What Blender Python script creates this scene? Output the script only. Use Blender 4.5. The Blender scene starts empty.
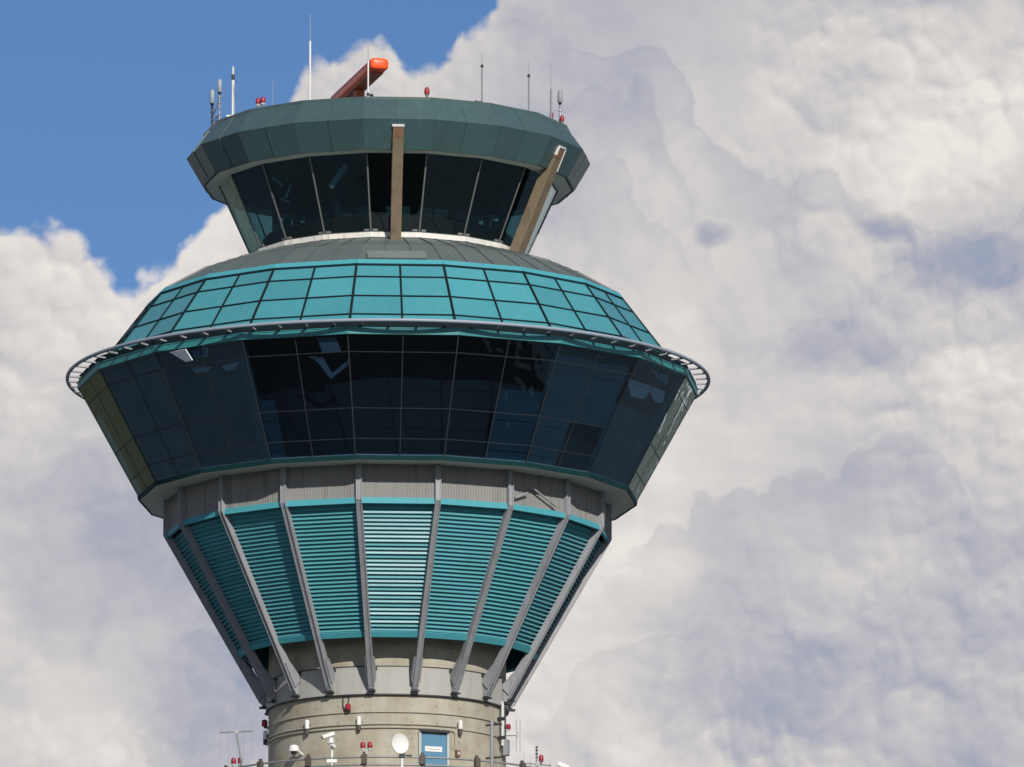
import bpy, math, random
from mathutils import Vector, Matrix

random.seed(7)
sc = bpy.context.scene
R = math.radians

# ------------------------------------------------------------------ camera
PITCH, YAW = R(10.67), math.atan(126 / 27 / 325.6)
cd = bpy.data.cameras.new("camera")
cam = bpy.data.objects.new("camera", cd)
sc.collection.objects.link(cam)
cam.location = (0, -320, 1.7)
cam.rotation_euler = (R(90) + PITCH, 0, -YAW)
cd.sensor_width = 36
cd.lens = 309.1
cd.clip_start = 1
cd.clip_end = 60000
sc.camera = cam

# ------------------------------------------------------------------ light and exposure
SUN_EL, SUN_AZ = 30.0, 16.0            # azimuth measured from the camera side (-y) towards +x
SUN_STRENGTH = 4.2
SKY_STRENGTH = 0.080
sl = bpy.data.lights.new("sun", "SUN")
so = bpy.data.objects.new("sun", sl)
sc.collection.objects.link(so)
sl.energy = SUN_STRENGTH
sl.angle = R(0.53)
sl.color = (1.0, 0.945, 0.86)
sd = Vector((math.sin(R(SUN_AZ)) * math.cos(R(SUN_EL)), -math.cos(R(SUN_AZ)) * math.cos(R(SUN_EL)), math.sin(R(SUN_EL))))
so.rotation_euler = sd.to_track_quat('Z', 'Y').to_euler()
so.location = (60, -200, 160)
sc.view_settings.view_transform = 'Standard'
sc.view_settings.look = 'None'
sc.view_settings.exposure = 0.0
sc.view_settings.gamma = 1.0
sc.view_settings.use_curve_mapping = False
try:
    sc.cycles.transparent_max_bounces = 16
    sc.cycles.max_bounces = 8
    sc.cycles.use_denoising = True
except Exception:
    pass


# ------------------------------------------------------------------ node helper
class N:
    """short-hand for building node trees"""
    def __init__(s, tree):
        s.t = tree

    def node(s, kind, **kw):
        n = s.t.nodes.new(kind)
        for k, v in kw.items():
            setattr(n, k, v)
        return n

    def put(s, sock, v):
        if v is None:
            return
        if isinstance(v, (int, float)):
            sock.default_value = v
        elif isinstance(v, (tuple, list, Vector)):
            v = tuple(v)
            if len(sock.default_value) == 4 and len(v) == 3:
                v = v + (1,)
            sock.default_value = v
        else:
            s.t.links.new(v, sock)

    def m(s, op, a, b=None, c=None, clamp=False):
        n = s.node("ShaderNodeMath", operation=op, use_clamp=clamp)
        for i, v in enumerate((a, b, c)):
            s.put(n.inputs[i], v)
        return n.outputs[0]

    def v(s, op, a, b=None, scale=None):
        n = s.node("ShaderNodeVectorMath", operation=op)
        s.put(n.inputs[0], a)
        if b is not None:
            s.put(n.inputs[1], b)
        if scale is not None:
            s.put(n.inputs["Scale"], scale)
        return n.outputs["Value"] if op in ("DOT_PRODUCT", "LENGTH") else n.outputs[0]

    def noise(s, vec, scale, detail=4, rough=0.5, dist=0.0, lac=2.0, out="Fac"):
        n = s.node("ShaderNodeTexNoise")
        s.put(n.inputs["Vector"], vec)
        s.put(n.inputs["Scale"], scale)
        s.put(n.inputs["Detail"], detail)
        s.put(n.inputs["Roughness"], rough)
        s.put(n.inputs["Distortion"], dist)
        s.put(n.inputs["Lacunarity"], lac)
        return n.outputs[out]

    def voronoi(s, vec, scale, detail=0, rough=0.5, smooth=0.6):
        n = s.node("ShaderNodeTexVoronoi", feature='SMOOTH_F1')
        s.put(n.inputs["Vector"], vec)
        s.put(n.inputs["Scale"], scale)
        s.put(n.inputs["Detail"], detail)
        s.put(n.inputs["Roughness"], rough)
        s.put(n.inputs["Smoothness"], smooth)
        return n.outputs["Distance"]

    def smooth(s, x, lo, hi, to0=0.0, to1=1.0):
        n = s.node("ShaderNodeMapRange", interpolation_type='SMOOTHSTEP')
        s.put(n.inputs["Value"], x)
        for k, v in (("From Min", lo), ("From Max", hi), ("To Min", to0), ("To Max", to1)):
            s.put(n.inputs[k], v)
        return n.outputs[0]

    def lin(s, x, lo, hi, to0=0.0, to1=1.0):
        n = s.node("ShaderNodeMapRange")
        s.put(n.inputs["Value"], x)
        for k, v in (("From Min", lo), ("From Max", hi), ("To Min", to0), ("To Max", to1)):
            s.put(n.inputs[k], v)
        return n.outputs[0]

    def ramp(s, x, stops, interp='LINEAR'):
        n = s.node("ShaderNodeValToRGB")
        n.color_ramp.interpolation = interp
        e = n.color_ramp.elements
        while len(e) < len(stops):
            e.new(0.5)
        for el, (p, c) in zip(e, stops):
            el.position = p
            el.color = tuple(c) + (1,) if len(c) == 3 else c
        s.put(n.inputs[0], x)
        return n.outputs[0]

    def mix(s, f, a, b, blend='MIX'):
        n = s.node("ShaderNodeMix", data_type='RGBA', blend_type=blend)
        s.put(n.inputs[0], f)
        s.put(n.inputs[6], a)
        s.put(n.inputs[7], b)
        return n.outputs[2]

    def curve(s, x, pts):
        n = s.node("ShaderNodeFloatCurve")
        c = n.mapping.curves[0]
        n.mapping.use_clip = False
        for i, (a, b) in enumerate(pts):
            if i < 2:
                c.points[i].location = (a, b)
            else:
                c.points.new(a, b)
        for p in c.points:
            p.handle_type = 'AUTO_CLAMPED'
        n.mapping.update()
        s.put(n.inputs["Factor"], 1.0)
        s.put(n.inputs["Value"], x)
        return n.outputs[0]


# ------------------------------------------------------------------ sky: Nishita air and a bank of cumulus far away
world = bpy.data.worlds.new("World")
sc.world = world
world.use_nodes = True
wt = world.node_tree
wt.nodes.clear()
w = N(wt)
sky = w.node("ShaderNodeTexSky", sky_type='NISHITA')
sky.sun_disc = False
sky.sun_elevation = R(SUN_EL)
sky.sun_rotation = R(180 - SUN_AZ)
sky.altitude = 2500
sky.air_density = 1.0
sky.dust_density = 0.0
sky.ozone_density = 6.6
bg_air = w.node("ShaderNodeBackground")
w.put(bg_air.inputs["Color"], sky.outputs[0])
bg_air.inputs["Strength"].default_value = SKY_STRENGTH

direction = w.node("ShaderNodeTexCoord").outputs["Generated"]
sep = w.node("ShaderNodeSeparateXYZ")
w.put(sep.inputs[0], direction)
UNIT = 8.792          # one unit of sky is about 6.5 degrees
az = w.m('ARCTAN2', sep.outputs[0], sep.outputs[1])
el = w.m('ARCSINE', sep.outputs[2])
X = w.m('MULTIPLY_ADD', az, UNIT, 0.512 - YAW * UNIT)            # bearing, grows to the right
Y = w.m('MULTIPLY_ADD', el, -UNIT, 0.3835 + PITCH * UNIT)        # grows downwards
cq = w.node("ShaderNodeCombineXYZ")
w.put(cq.inputs[0], X)
w.put(cq.inputs[1], Y)
Q = cq.outputs[0]


def noise2(vec, scale, detail, rough, out="Fac"):
    n = w.node("ShaderNodeTexNoise", noise_dimensions='2D')
    w.put(n.inputs["Vector"], vec)
    for k, v in (("Scale", scale), ("Detail", detail), ("Roughness", rough)):
        n.inputs[k].default_value = v
    return n.outputs[out]


def puffs(vec, scale, smooth=0.35, rnd=0.95):
    """rounded domes: 1 in the middle of a puff, falling to its rim"""
    n = w.node("ShaderNodeTexVoronoi", feature='SMOOTH_F1', voronoi_dimensions='2D')
    w.put(n.inputs["Vector"], vec)
    n.inputs["Scale"].default_value = scale
    n.inputs["Smoothness"].default_value = smooth
    n.inputs["Randomness"].default_value = rnd
    d = n.outputs["Distance"]
    return w.m('SUBTRACT', 1.0, w.m('MULTIPLY', w.m('MULTIPLY', d, d), 1.35))


def heightfield(offset):
    """billowing relief of the cloud bank, in four sizes of puff"""
    q = w.v('ADD', Q, offset)
    w1 = w.v('SCALE', w.v('SUBTRACT', noise2(q, 3.0, 3, 0.5, "Color"), (0.5, 0.5, 0.5)), scale=0.07)
    q1 = w.v('ADD', q, w1)
    w2 = w.v('SCALE', w.v('SUBTRACT', noise2(q, 16.0, 4, 0.6, "Color"), (0.5, 0.5, 0.5)), scale=0.026)
    q2 = w.v('ADD', q1, w2)
    f = noise2(q2, 8.0, 7, 0.6)
    h = w.m('MULTIPLY', f, 0.26)
    for scale, amp, sm in ((5.6, 0.44, 0.45), (12.5, 0.26, 0.35), (27.0, 0.135, 0.22), (58.0, 0.065, 0.12)):
        h = w.m('MULTIPLY_ADD', puffs(q2, scale, sm), amp, h)
    return h, f


h0, f0 = heightfield((0, 0, 0))
h1, f1 = heightfield((0.0045, -0.0085, 0))
relief = w.m('SUBTRACT', h0, h1)                     # positive on the side that faces the sun
crisp = w.smooth(noise2(w.v('ADD', Q, (7.3, 2.2, 0)), 3.2, 3, 0.5), 0.36, 0.62, 0.25, 1.0)   # some banks are hazier than others
fine = noise2(Q, 24.0, 6, 0.62)
broad = noise2(w.v('ADD', Q, (3.1, 1.7, 0)), 2.6, 5, 0.55)
bumps = w.m('MULTIPLY', w.m('SUBTRACT', 0.80, w.m('MULTIPLY_ADD', f0, 0.30, w.m('SUBTRACT', h0, 0.15))), 0.24)      # pulls an edge down between puffs


def edge(points):
    pts = [((x / 1000 + 0.3) / 1.6, (y / 1000 + 0.4) / 1.6) for x, y in points]
    xn = w.lin(X, -0.3, 1.3, 0, 1)
    c = w.curve(xn, pts)
    return w.m('MULTIPLY_ADD', c, 1.6, -0.4)


def depth(points, amount=1.0):
    """how far below the upper edge of a cloud bank"""
    d = w.m('SUBTRACT', Y, edge(points))
    return w.m('SUBTRACT', d, w.m('MULTIPLY', bumps, amount))


def blob(x, y, rx, ry, k, ragged=1.0):
    dx = w.m('DIVIDE', w.m('SUBTRACT', X, x / 1000), rx / 1000)
    dy = w.m('DIVIDE', w.m('SUBTRACT', Y, y / 1000), ry / 1000)
    r2 = w.m('ADD', w.m('MULTIPLY', dx, dx), w.m('MULTIPLY', dy, dy))
    r2 = w.m('ADD', r2, w.m('MULTIPLY', w.m('SUBTRACT', f0, 0.5), 5.0 * ragged))
    return w.m('MULTIPLY', w.smooth(r2, 1.7, -0.7), k * 1.35)


d1 = depth([(-300, 235), (-60, 240), (0, 234), (30, 226), (60, 226), (82, 240), (104, 262), (120, 268), (140, 252), (175, 234),
            (200, 218), (228, 197), (258, 160), (280, 118), (292, 90), (306, 66), (330, 58), (352, 46), (370, 44), (385, 52),
            (397, 68), (408, 80), (425, 70), (447, 60), (456, 40), (468, 26), (482, 12), (492, -6), (505, -30), (540, -80),
            (600, -170), (800, -230), (1300, -200)], 0.42)
alpha1 = w.smooth(d1, -0.004, 0.014)
d2 = depth([(-300, 40), (420, 40), (500, 22), (560, 14), (600, 42), (640, 52), (668, 50), (686, 74), (704, 98),
            (718, 134), (726, 150), (745, 160), (770, 172), (800, 178), (840, 194), (866, 222), (890, 238), (930, 246), (985, 240), (1300, 245)], 0.62)
d3 = depth([(-300, 620), (560, 612), (610, 574), (645, 540), (675, 512), (700, 502), (760, 508), (800, 480), (840, 454),
            (875, 442), (910, 446), (942, 462), (965, 490), (1000, 506), (1300, 490)], 0.7)
d4 = depth([(-300, 150), (560, 130), (590, 106), (620, 100), (650, 114), (676, 150), (704, 230), (744, 300),
            (800, 326), (880, 304), (960, 310), (1300, 310)], 0.8)
d5 = depth([(-300, 120), (540, 104), (565, 88), (595, 80), (615, 90), (640, 98), (664, 130), (690, 190), (740, 260), (1300, 300)], 0.6)
d6 = depth([(-300, 210), (545, 194), (580, 174), (610, 168), (640, 182), (664, 214), (700, 280), (760, 330), (1300, 360)], 0.6)
d7 = depth([(-300, 500), (0, 486), (60, 458), (120, 468), (180, 502), (240, 540), (320, 570), (1300, 600)], 0.8)
d8 = depth([(-300, 720), (500, 720), (600, 672), (660, 634), (700, 624), (760, 640), (800, 660), (860, 624), (920, 602), (980, 622), (1300, 630)], 0.8)
d9 = depth([(-300, 90), (740, 80), (800, 44), (850, 26), (895, 44), (940, 60), (1000, 94), (1300, 120)], 0.7)


def under(d, sharp, fade, k, x0=None, x1=None):
    """grey just under the rim of a nearer bank, paler further down; x0..x1 is the stretch of sky the bank spans"""
    g_ = w.m('MULTIPLY', w.smooth(d, -sharp, sharp), w.m('EXPONENT', w.m('DIVIDE', w.m('MAXIMUM', d, 0.0), -fade)))
    if x0 is not None:
        xs = w.m('ADD', X, w.m('MULTIPLY', w.m('SUBTRACT', f0, 0.5), 0.25))
        g_ = w.m('MULTIPLY', g_, w.m('MULTIPLY', w.smooth(xs, x0 / 1000 - 0.05, x0 / 1000 + 0.05), w.smooth(xs, x1 / 1000 + 0.05, x1 / 1000 - 0.05)))
    return w.m('MULTIPLY', g_, k)


shade = w.m('MULTIPLY_ADD', w.m('SUBTRACT', broad, 0.5), 1.35, 0.40)
for s_ in (under(d1, 0.004, 0.020, -0.20), under(d2, 0.005, 0.080, 0.26, 540, 1400), under(d3, 0.007, 0.10, 0.28, 620, 1400), under(d4, 0.010, 0.08, 0.10, 560, 800), under(d5, 0.004, 0.035, 0.17, 520, 700), under(d6, 0.004, 0.04, 0.17, 520, 700),
           under(d7, 0.010, 0.08, 0.20, -400, 290), under(d8, 0.008, 0.09, 0.20, 560, 1400), under(d9, 0.008, 0.08, -0.16, 770, 1400),
           blob(965, 120, 80, 130, -0.34), blob(845, 70, 55, 65, 0.16),
           blob(990, 258, 85, 34, 0.66), blob(905, 230, 36, 14, 0.55), blob(718, 234, 20, 13, 0.55), blob(865, 352, 70, 26, 0.34),
           blob(110, 560, 170, 90, 0.22), blob(730, 690, 95, 90, 0.36), blob(230, 700, 130, 80, 0.30), blob(600, 150, 90, 110, -0.14),
           blob(20, 300, 90, 80, -0.10), blob(650, 560, 60, 30, -0.20), blob(640, 330, 80, 50, -0.10), blob(980, 420, 90, 30, 0.12)):
    shade = w.m('ADD', shade, s_)
shade = w.m('SUBTRACT', shade, w.m('MULTIPLY', w.m('MULTIPLY', relief, 1.95), crisp))
shade = w.m('ADD', shade, w.m('MULTIPLY', w.m('MULTIPLY', w.m('SUBTRACT', 0.78, h0), 0.62), crisp))     # hollows between puffs are greyer
shade = w.m('ADD', shade, w.m('MULTIPLY', w.m('SUBTRACT', fine, 0.5), 0.09))
cloud_col = w.ramp(w.m('MULTIPLY', shade, 0.68), [(0.0, (0.84, 0.79, 0.75)), (0.20, (0.695, 0.66, 0.64)), (0.42, (0.545, 0.535, 0.56)), (0.68, (0.415, 0.425, 0.50)), (1.0, (0.29, 0.345, 0.475))])
# a high broken layer out of view, added to whiten the ambient light
high = w.m('MULTIPLY', w.smooth(broad, 0.42, 0.60), w.smooth(el, R(17), R(26)))
high = w.m('MULTIPLY', high, 0.4)
cover = w.m('MAXIMUM', alpha1, high)
bg_cloud = w.node("ShaderNodeBackground")
w.put(bg_cloud.inputs["Color"], cloud_col)
bg_cloud.inputs["Strength"].default_value = 1.0
mixw = w.node("ShaderNodeMixShader")
w.put(mixw.inputs[0], cover)
w.put(mixw.inputs[1], bg_air.outputs[0])
w.put(mixw.inputs[2], bg_cloud.outputs[0])
wo = w.node("ShaderNodeOutputWorld")
w.put(wo.inputs[0], mixw.outputs[0])
world.cycles.sampling_method = 'NONE'      # a soft sky: no importance map needed


# ------------------------------------------------------------------ materials
def base_mat(name):
    m = bpy.data.materials.new(name)
    m.use_nodes = True
    t = m.node_tree
    t.nodes.clear()
    n = N(t)
    out = n.node("ShaderNodeOutputMaterial")
    return m, n, out


def weathered(name, col, rough=0.6, metallic=0.0, var=0.18, streak=0.15, scale=0.8, bump=0.15, tint=(0.8, 0.72, 0.6), spec=0.5, panel=0.0):
    """paint, metal or concrete with cloudy wear, vertical dirt runs and a fine grain"""
    m, n, out = base_mat(name)
    pos = n.node("ShaderNodeNewGeometry").outputs["Position"]
    b = n.node("ShaderNodeBsdfPrincipled")
    big = n.noise(pos, scale, 6, 0.6)
    mp = n.node("ShaderNodeMapping")
    n.put(mp.inputs["Vector"], pos)
    mp.inputs["Scale"].default_value = (3.2, 3.2, 0.22)
    runs = n.noise(mp.outputs[0], 1.3, 5, 0.6)
    grain = n.noise(pos, 14.0, 5, 0.65)
    f = n.m('MULTIPLY_ADD', n.m('SUBTRACT', big, 0.5), 2 * var, 1.0)
    f = n.m('ADD', f, n.m('MULTIPLY', n.m('SUBTRACT', grain, 0.5), var * 0.9))
    if panel:      # sheets from different batches, two to a facet
        sp_ = n.node("ShaderNodeSeparateXYZ")
        n.put(sp_.inputs[0], pos)
        an = n.m('ARCTAN2', sp_.outputs[0], n.m('MULTIPLY', sp_.outputs[1], -1.0))
        cell = n.node("ShaderNodeTexWhiteNoise", noise_dimensions='2D')
        cv = n.node("ShaderNodeCombineXYZ")
        n.put(cv.inputs[0], n.m('FLOOR', n.m('DIVIDE', n.m('SUBTRACT', an, R(-7.3)), R(10))))
        n.put(cv.inputs[1], n.m('GREATER_THAN', sp_.outputs[2], 70.38))
        n.put(cell.inputs["Vector"], cv.outputs[0])
        f = n.m('ADD', f, n.m('MULTIPLY', n.m('SUBTRACT', cell.outputs[0], 0.5), panel))
    c = n.v('SCALE', tuple(col), scale=f)
    dirt = n.m('MULTIPLY', n.smooth(runs, 0.5, 0.72), streak * 2.2, clamp=True)
    c2 = n.v('MULTIPLY', c, tuple(tint))
    c = n.mix(dirt, c, c2)
    n.put(b.inputs["Base Color"], c)
    n.put(b.inputs["Roughness"], n.m('MULTIPLY_ADD', n.m('SUBTRACT', grain, 0.5), 0.25, rough, clamp=True))
    b.inputs["Metallic"].default_value = metallic
    b.inputs["Specular IOR Level"].default_value = spec
    if bump:
        bp = n.node("ShaderNodeBump")
        bp.inputs["Strength"].default_value = bump
        bp.inputs["Distance"].default_value = 0.03
        n.put(bp.inputs["Height"], n.m('ADD', grain, big))
        n.put(b.inputs["Normal"], bp.outputs[0])
    n.put(out.inputs[0], b.outputs[0])
    return m


def glass_mat(name, tint, f0=0.045, gain=1.0, wave=0.02, ior_rough=0.0):
    """tinted flat glass: clear transmission plus a mirror term that grows at grazing angles"""
    m, n, out = base_mat(name)
    pos = n.node("ShaderNodeNewGeometry").outputs["Position"]
    bp = n.node("ShaderNodeBump")
    bp.inputs["Strength"].default_value = wave
    bp.inputs["Distance"].default_value = 0.2
    n.put(bp.inputs["Height"], n.noise(pos, 0.9, 2, 0.5))
    lw = n.node("ShaderNodeLayerWeight")
    lw.inputs["Blend"].default_value = 0.5
    fac = n.m('MULTIPLY_ADD', n.m('POWER', lw.outputs["Facing"], 5.0), (1 - f0) * gain, f0, clamp=True)
    tr = n.node("ShaderNodeBsdfTransparent")
    n.put(tr.inputs[0], tint)
    gl = n.node("ShaderNodeBsdfGlossy")
    gl.inputs["Roughness"].default_value = ior_rough
    gl.inputs["Color"].default_value = (0.86, 0.97, 1.0, 1)
    n.put(gl.inputs["Normal"], bp.outputs[0])
    mx = n.node("ShaderNodeMixShader")
    n.put(mx.inputs[0], fac)
    n.put(mx.inputs[1], tr.outputs[0])
    n.put(mx.inputs[2], gl.outputs[0])
    n.put(out.inputs[0], mx.outputs[0])
    return m


def concrete_mat():
    m, n, out = base_mat("board_formed_concrete")
    g = n.node("ShaderNodeNewGeometry")
    pos = g.outputs["Position"]
    s = n.node("ShaderNodeSeparateXYZ")
    n.put(s.inputs[0], pos)
    ang = n.m('ARCTAN2', s.outputs[0], s.outputs[1])
    # shallow pours: every lift and every shutter panel takes its own tone
    lift = n.m('FLOOR', n.m('DIVIDE', s.outputs[2], 0.62))
    shut = n.m('FLOOR', n.m('MULTIPLY', ang, 4.6))
    cell = n.node("ShaderNodeTexWhiteNoise", noise_dimensions='2D')
    cv = n.node("ShaderNodeCombineXYZ")
    n.put(cv.inputs[0], lift)
    n.put(cv.inputs[1], shut)
    n.put(cell.inputs["Vector"], cv.outputs[0])
    mp = n.node("ShaderNodeMapping")
    n.put(mp.inputs["Vector"], pos)
    mp.inputs["Scale"].default_value = (1, 1, 0.25)
    runs = n.noise(mp.outputs[0], 2.6, 6, 0.65)
    blot = n.noise(pos, 1.1, 6, 0.6)
    grain = n.noise(pos, 18, 5, 0.7)
    f = n.m('ADD', 0.885, n.m('MULTIPLY', cell.outputs[0], 0.10))
    f = n.m('ADD', f, n.m('MULTIPLY', n.m('SUBTRACT', blot, 0.5), 0.9))
    f = n.m('ADD', f, n.m('MULTIPLY', n.m('SUBTRACT', runs, 0.5), 0.55))
    f = n.m('ADD', f, n.m('MULTIPLY', n.m('SUBTRACT', grain, 0.5), 0.35))
    seam = n.m('LESS_THAN', n.m('FRACT', n.m('DIVIDE', s.outputs[2], 0.62)), 0.05)
    f = n.m('MULTIPLY_ADD', seam, -0.07, f)
    hx = n.m('MULTIPLY', n.m('SUBTRACT', n.m('FRACT', n.m('MULTIPLY', ang, 4.6)), 0.5), 0.95)
    hz = n.m('MULTIPLY', n.m('SUBTRACT', n.m('FRACT', n.m('DIVIDE', s.outputs[2], 0.62)), 0.5), 0.62)
    hole = n.m('LESS_THAN', n.m('ADD', n.m('MULTIPLY', hx, hx), n.m('MULTIPLY', hz, hz)), 0.0016)
    f = n.m('MULTIPLY_ADD', hole, -0.30, f)
    warm = n.mix(n.smooth(blot, 0.35, 0.7), (0.405, 0.365, 0.275), (0.375, 0.36, 0.30))
    b = n.node("ShaderNodeBsdfPrincipled")
    n.put(b.inputs["Base Color"], n.v('SCALE', warm, scale=f))
    b.inputs["Roughness"].default_value = 0.85
    bp = n.node("ShaderNodeBump")
    bp.inputs["Strength"].default_value = 0.25
    bp.inputs["Distance"].default_value = 0.03
    n.put(bp.inputs["Height"], n.m('ADD', grain, runs))
    n.put(b.inputs["Normal"], bp.outputs[0])
    n.put(out.inputs[0], b.outputs[0])
    return m


def ground_mat(name, col, col2, scale):
    m, n, out = base_mat(name)
    pos = n.node("ShaderNodeNewGeometry").outputs["Position"]
    a = n.noise(pos, scale, 6, 0.6)
    b2 = n.noise(pos, scale * 12, 5, 0.6)
    f = n.m('ADD', n.m('MULTIPLY', a, 0.7), n.m('MULTIPLY', b2, 0.3))
    b = n.node("ShaderNodeBsdfPrincipled")
    n.put(b.inputs["Base Color"], n.mix(n.smooth(f, 0.35, 0.65), col, col2))
    b.inputs["Roughness"].default_value = 0.9
    b.inputs["Specular IOR Level"].default_value = 0.2
    n.put(out.inputs[0], b.outputs[0])
    return m


M = {
    'concrete': concrete_mat(),
    'patina': weathered('green_patina_metal', (0.047, 0.093, 0.096), 0.38, 0.0, 0.12, 0.36, 0.7, 0.05, (1.35, 1.25, 1.2), 0.85, 0.16),
    'slate': weathered('grey_green_roof_metal', (0.110, 0.138, 0.136), 0.5, 0.0, 0.16, 0.25, 0.8, 0.05, (0.8, 0.85, 0.85)),
    'hatch': weathered('pale_grey_hatch_metal', (0.15, 0.175, 0.17), 0.5, 0.0, 0.10, 0.2, 1.0, 0.03),
    'louvre': weathered('teal_louvre_paint', (0.080, 0.295, 0.338), 0.27, 0.0, 0.14, 0.2, 0.9, 0.0, (0.75, 0.85, 0.85), 0.36),
    'louvre_dark': weathered('teal_backing_sheet', (0.075, 0.370, 0.440), 0.6, 0.0, 0.10, 0.1, 0.9, 0.0),
    'teal_trim': weathered('teal_trim_paint', (0.065, 0.315, 0.37), 0.6, 0.0, 0.10, 0.2, 0.9, 0.02, (0.75, 0.8, 0.8), 0.25),
    'teal_mid': weathered('teal_eaves_paint', (0.030, 0.210, 0.225), 0.5, 0.0, 0.12, 0.2, 0.9, 0.02),
    'conduit': weathered('weathered_conduit', (0.37, 0.35, 0.29), 0.6, 0.0, 0.12, 0.2, 2.0, 0.0),
    'teal_deep': weathered('deep_teal_fascia', (0.005, 0.036, 0.039), 0.8, 0.0, 0.12, 0.2, 0.9, 0.02, (0.8, 0.8, 0.8), 0.15),
    'strut': weathered('galvanised_grey_steel', (0.30, 0.308, 0.33), 0.55, 0.1, 0.16, 0.35, 1.6, 0.08, (0.74, 0.72, 0.70), 0.3),
    'cladding': weathered('ribbed_grey_cladding', (0.255, 0.255, 0.245), 0.6, 0.0, 0.16, 0.5, 1.0, 0.03, (0.75, 0.72, 0.68), 0.2),
    'collar': weathered('pale_collar_plate', (0.375, 0.37, 0.345), 0.6, 0.0, 0.09, 0.25, 1.0, 0.04, (0.75, 0.73, 0.7)),
    'soffit': weathered('cream_soffit_panel', (0.80, 0.78, 0.69), 0.6, 0.0, 0.08, 0.15, 1.0, 0.02),
    'rail': weathered('pale_rail_paint', (0.27, 0.32, 0.385), 0.45, 0.0, 0.08, 0.15, 2.0, 0.03),
    'mullion': weathered('dull_mullion_metal', (0.032, 0.038, 0.044), 0.8, 0.0, 0.08, 0.05, 2.0, 0.0, (1, 1, 1), 0.12),
    'cab_mullion': weathered('grey_cab_mullion', (0.16, 0.17, 0.165), 0.5, 0.2, 0.08, 0.05, 2.0, 0.0),
    'black_trim': weathered('black_glazing_bead', (0.008, 0.016, 0.020), 0.85, 0.0, 0.08, 0.0, 2.0, 0.0, (1, 1, 1), 0.12),
    'sill': weathered('white_sill', (0.62, 0.61, 0.57), 0.6, 0.0, 0.10, 0.35, 1.5, 0.03, (0.6, 0.5, 0.4)),
    'column': weathered('tan_weathered_column', (0.185, 0.145, 0.092), 0.75, 0.0, 0.28, 0.5, 1.4, 0.2, (0.72, 0.72, 0.78)),
    'rust': weathered('rusty_column_head', (0.20, 0.115, 0.068), 0.8, 0.0, 0.25, 0.4, 2.0, 0.2),
    'white': weathered('white_paint', (0.74, 0.74, 0.72), 0.45, 0.0, 0.06, 0.12, 2.5, 0.02),
    'offwhite': weathered('grey_white_plastic', (0.50, 0.51, 0.50), 0.5, 0.0, 0.08, 0.15, 2.5, 0.02),
    'steel': weathered('thin_steel', (0.30, 0.31, 0.32), 0.45, 0.4, 0.10, 0.1, 2.5, 0.0),
    'dark': weathered('dark_metal', (0.035, 0.038, 0.042), 0.5, 0.2, 0.10, 0.1, 2.5, 0.0),
    'brown': weathered('brown_grey_clamp', (0.085, 0.070, 0.055), 0.7, 0.0, 0.15, 0.1, 2.5, 0.05),
    'red': weathered('red_lamp_glass', (0.30, 0.014, 0.026), 0.4, 0.0, 0.15, 0.0, 3.0, 0.0),
    'orange': weathered('orange_radar_paint', (0.95, 0.100, 0.016), 0.40, 0.0, 0.10, 0.1, 1.5, 0.02, (0.7, 0.7, 0.7)),
    'orange_dull': weathered('dull_orange_panel', (0.34, 0.075, 0.028), 0.5, 0.0, 0.18, 0.3, 1.5, 0.05),
    'door': weathered('blue_door_paint', (0.085, 0.220, 0.345), 0.45, 0.0, 0.08, 0.15, 1.5, 0.03),
    'frame': weathered('door_frame_paint', (0.42, 0.46, 0.46), 0.5, 0.0, 0.08, 0.1, 1.5, 0.02),
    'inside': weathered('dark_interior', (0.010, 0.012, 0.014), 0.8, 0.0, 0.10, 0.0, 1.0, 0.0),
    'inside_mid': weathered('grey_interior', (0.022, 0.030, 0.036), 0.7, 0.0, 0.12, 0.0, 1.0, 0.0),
    'reflection_plate': weathered('pale_blue_reflection', (0.80, 0.84, 0.88), 0.7, 0.0, 0.08, 0.0, 1.5, 0.0),
    'reflection_plate_grey': weathered('grey_blue_reflection', (0.42, 0.46, 0.52), 0.7, 0.0, 0.10, 0.0, 1.5, 0.0),
    'reflection_sheet': weathered('navy_reflection_sheet', (0.085, 0.150, 0.190), 0.8, 0.0, 0.22, 0.3, 0.6, 0.0, (0.7, 0.75, 0.8)),
    'asphalt': ground_mat('asphalt', (0.020, 0.022, 0.024), (0.036, 0.037, 0.039), 0.05),
    'apron_a': ground_mat('apron_concrete', (0.090, 0.132, 0.158), (0.160, 0.200, 0.218), 0.03),
    'grass': ground_mat('dry_grass', (0.060, 0.068, 0.022), (0.100, 0.092, 0.036), 0.008),
    'added_woods': ground_mat('added_hillside', (0.085, 0.100, 0.070), (0.230, 0.235, 0.205), 0.02),
    'glass_dark': glass_mat('dark_tinted_glass', (0.50, 0.60, 0.68), 0.06, 1.25, 0.10),
    'glass_cab': glass_mat('green_cab_glass', (0.45, 0.60, 0.63), 0.05, 1.0, 0.06),
}


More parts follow.
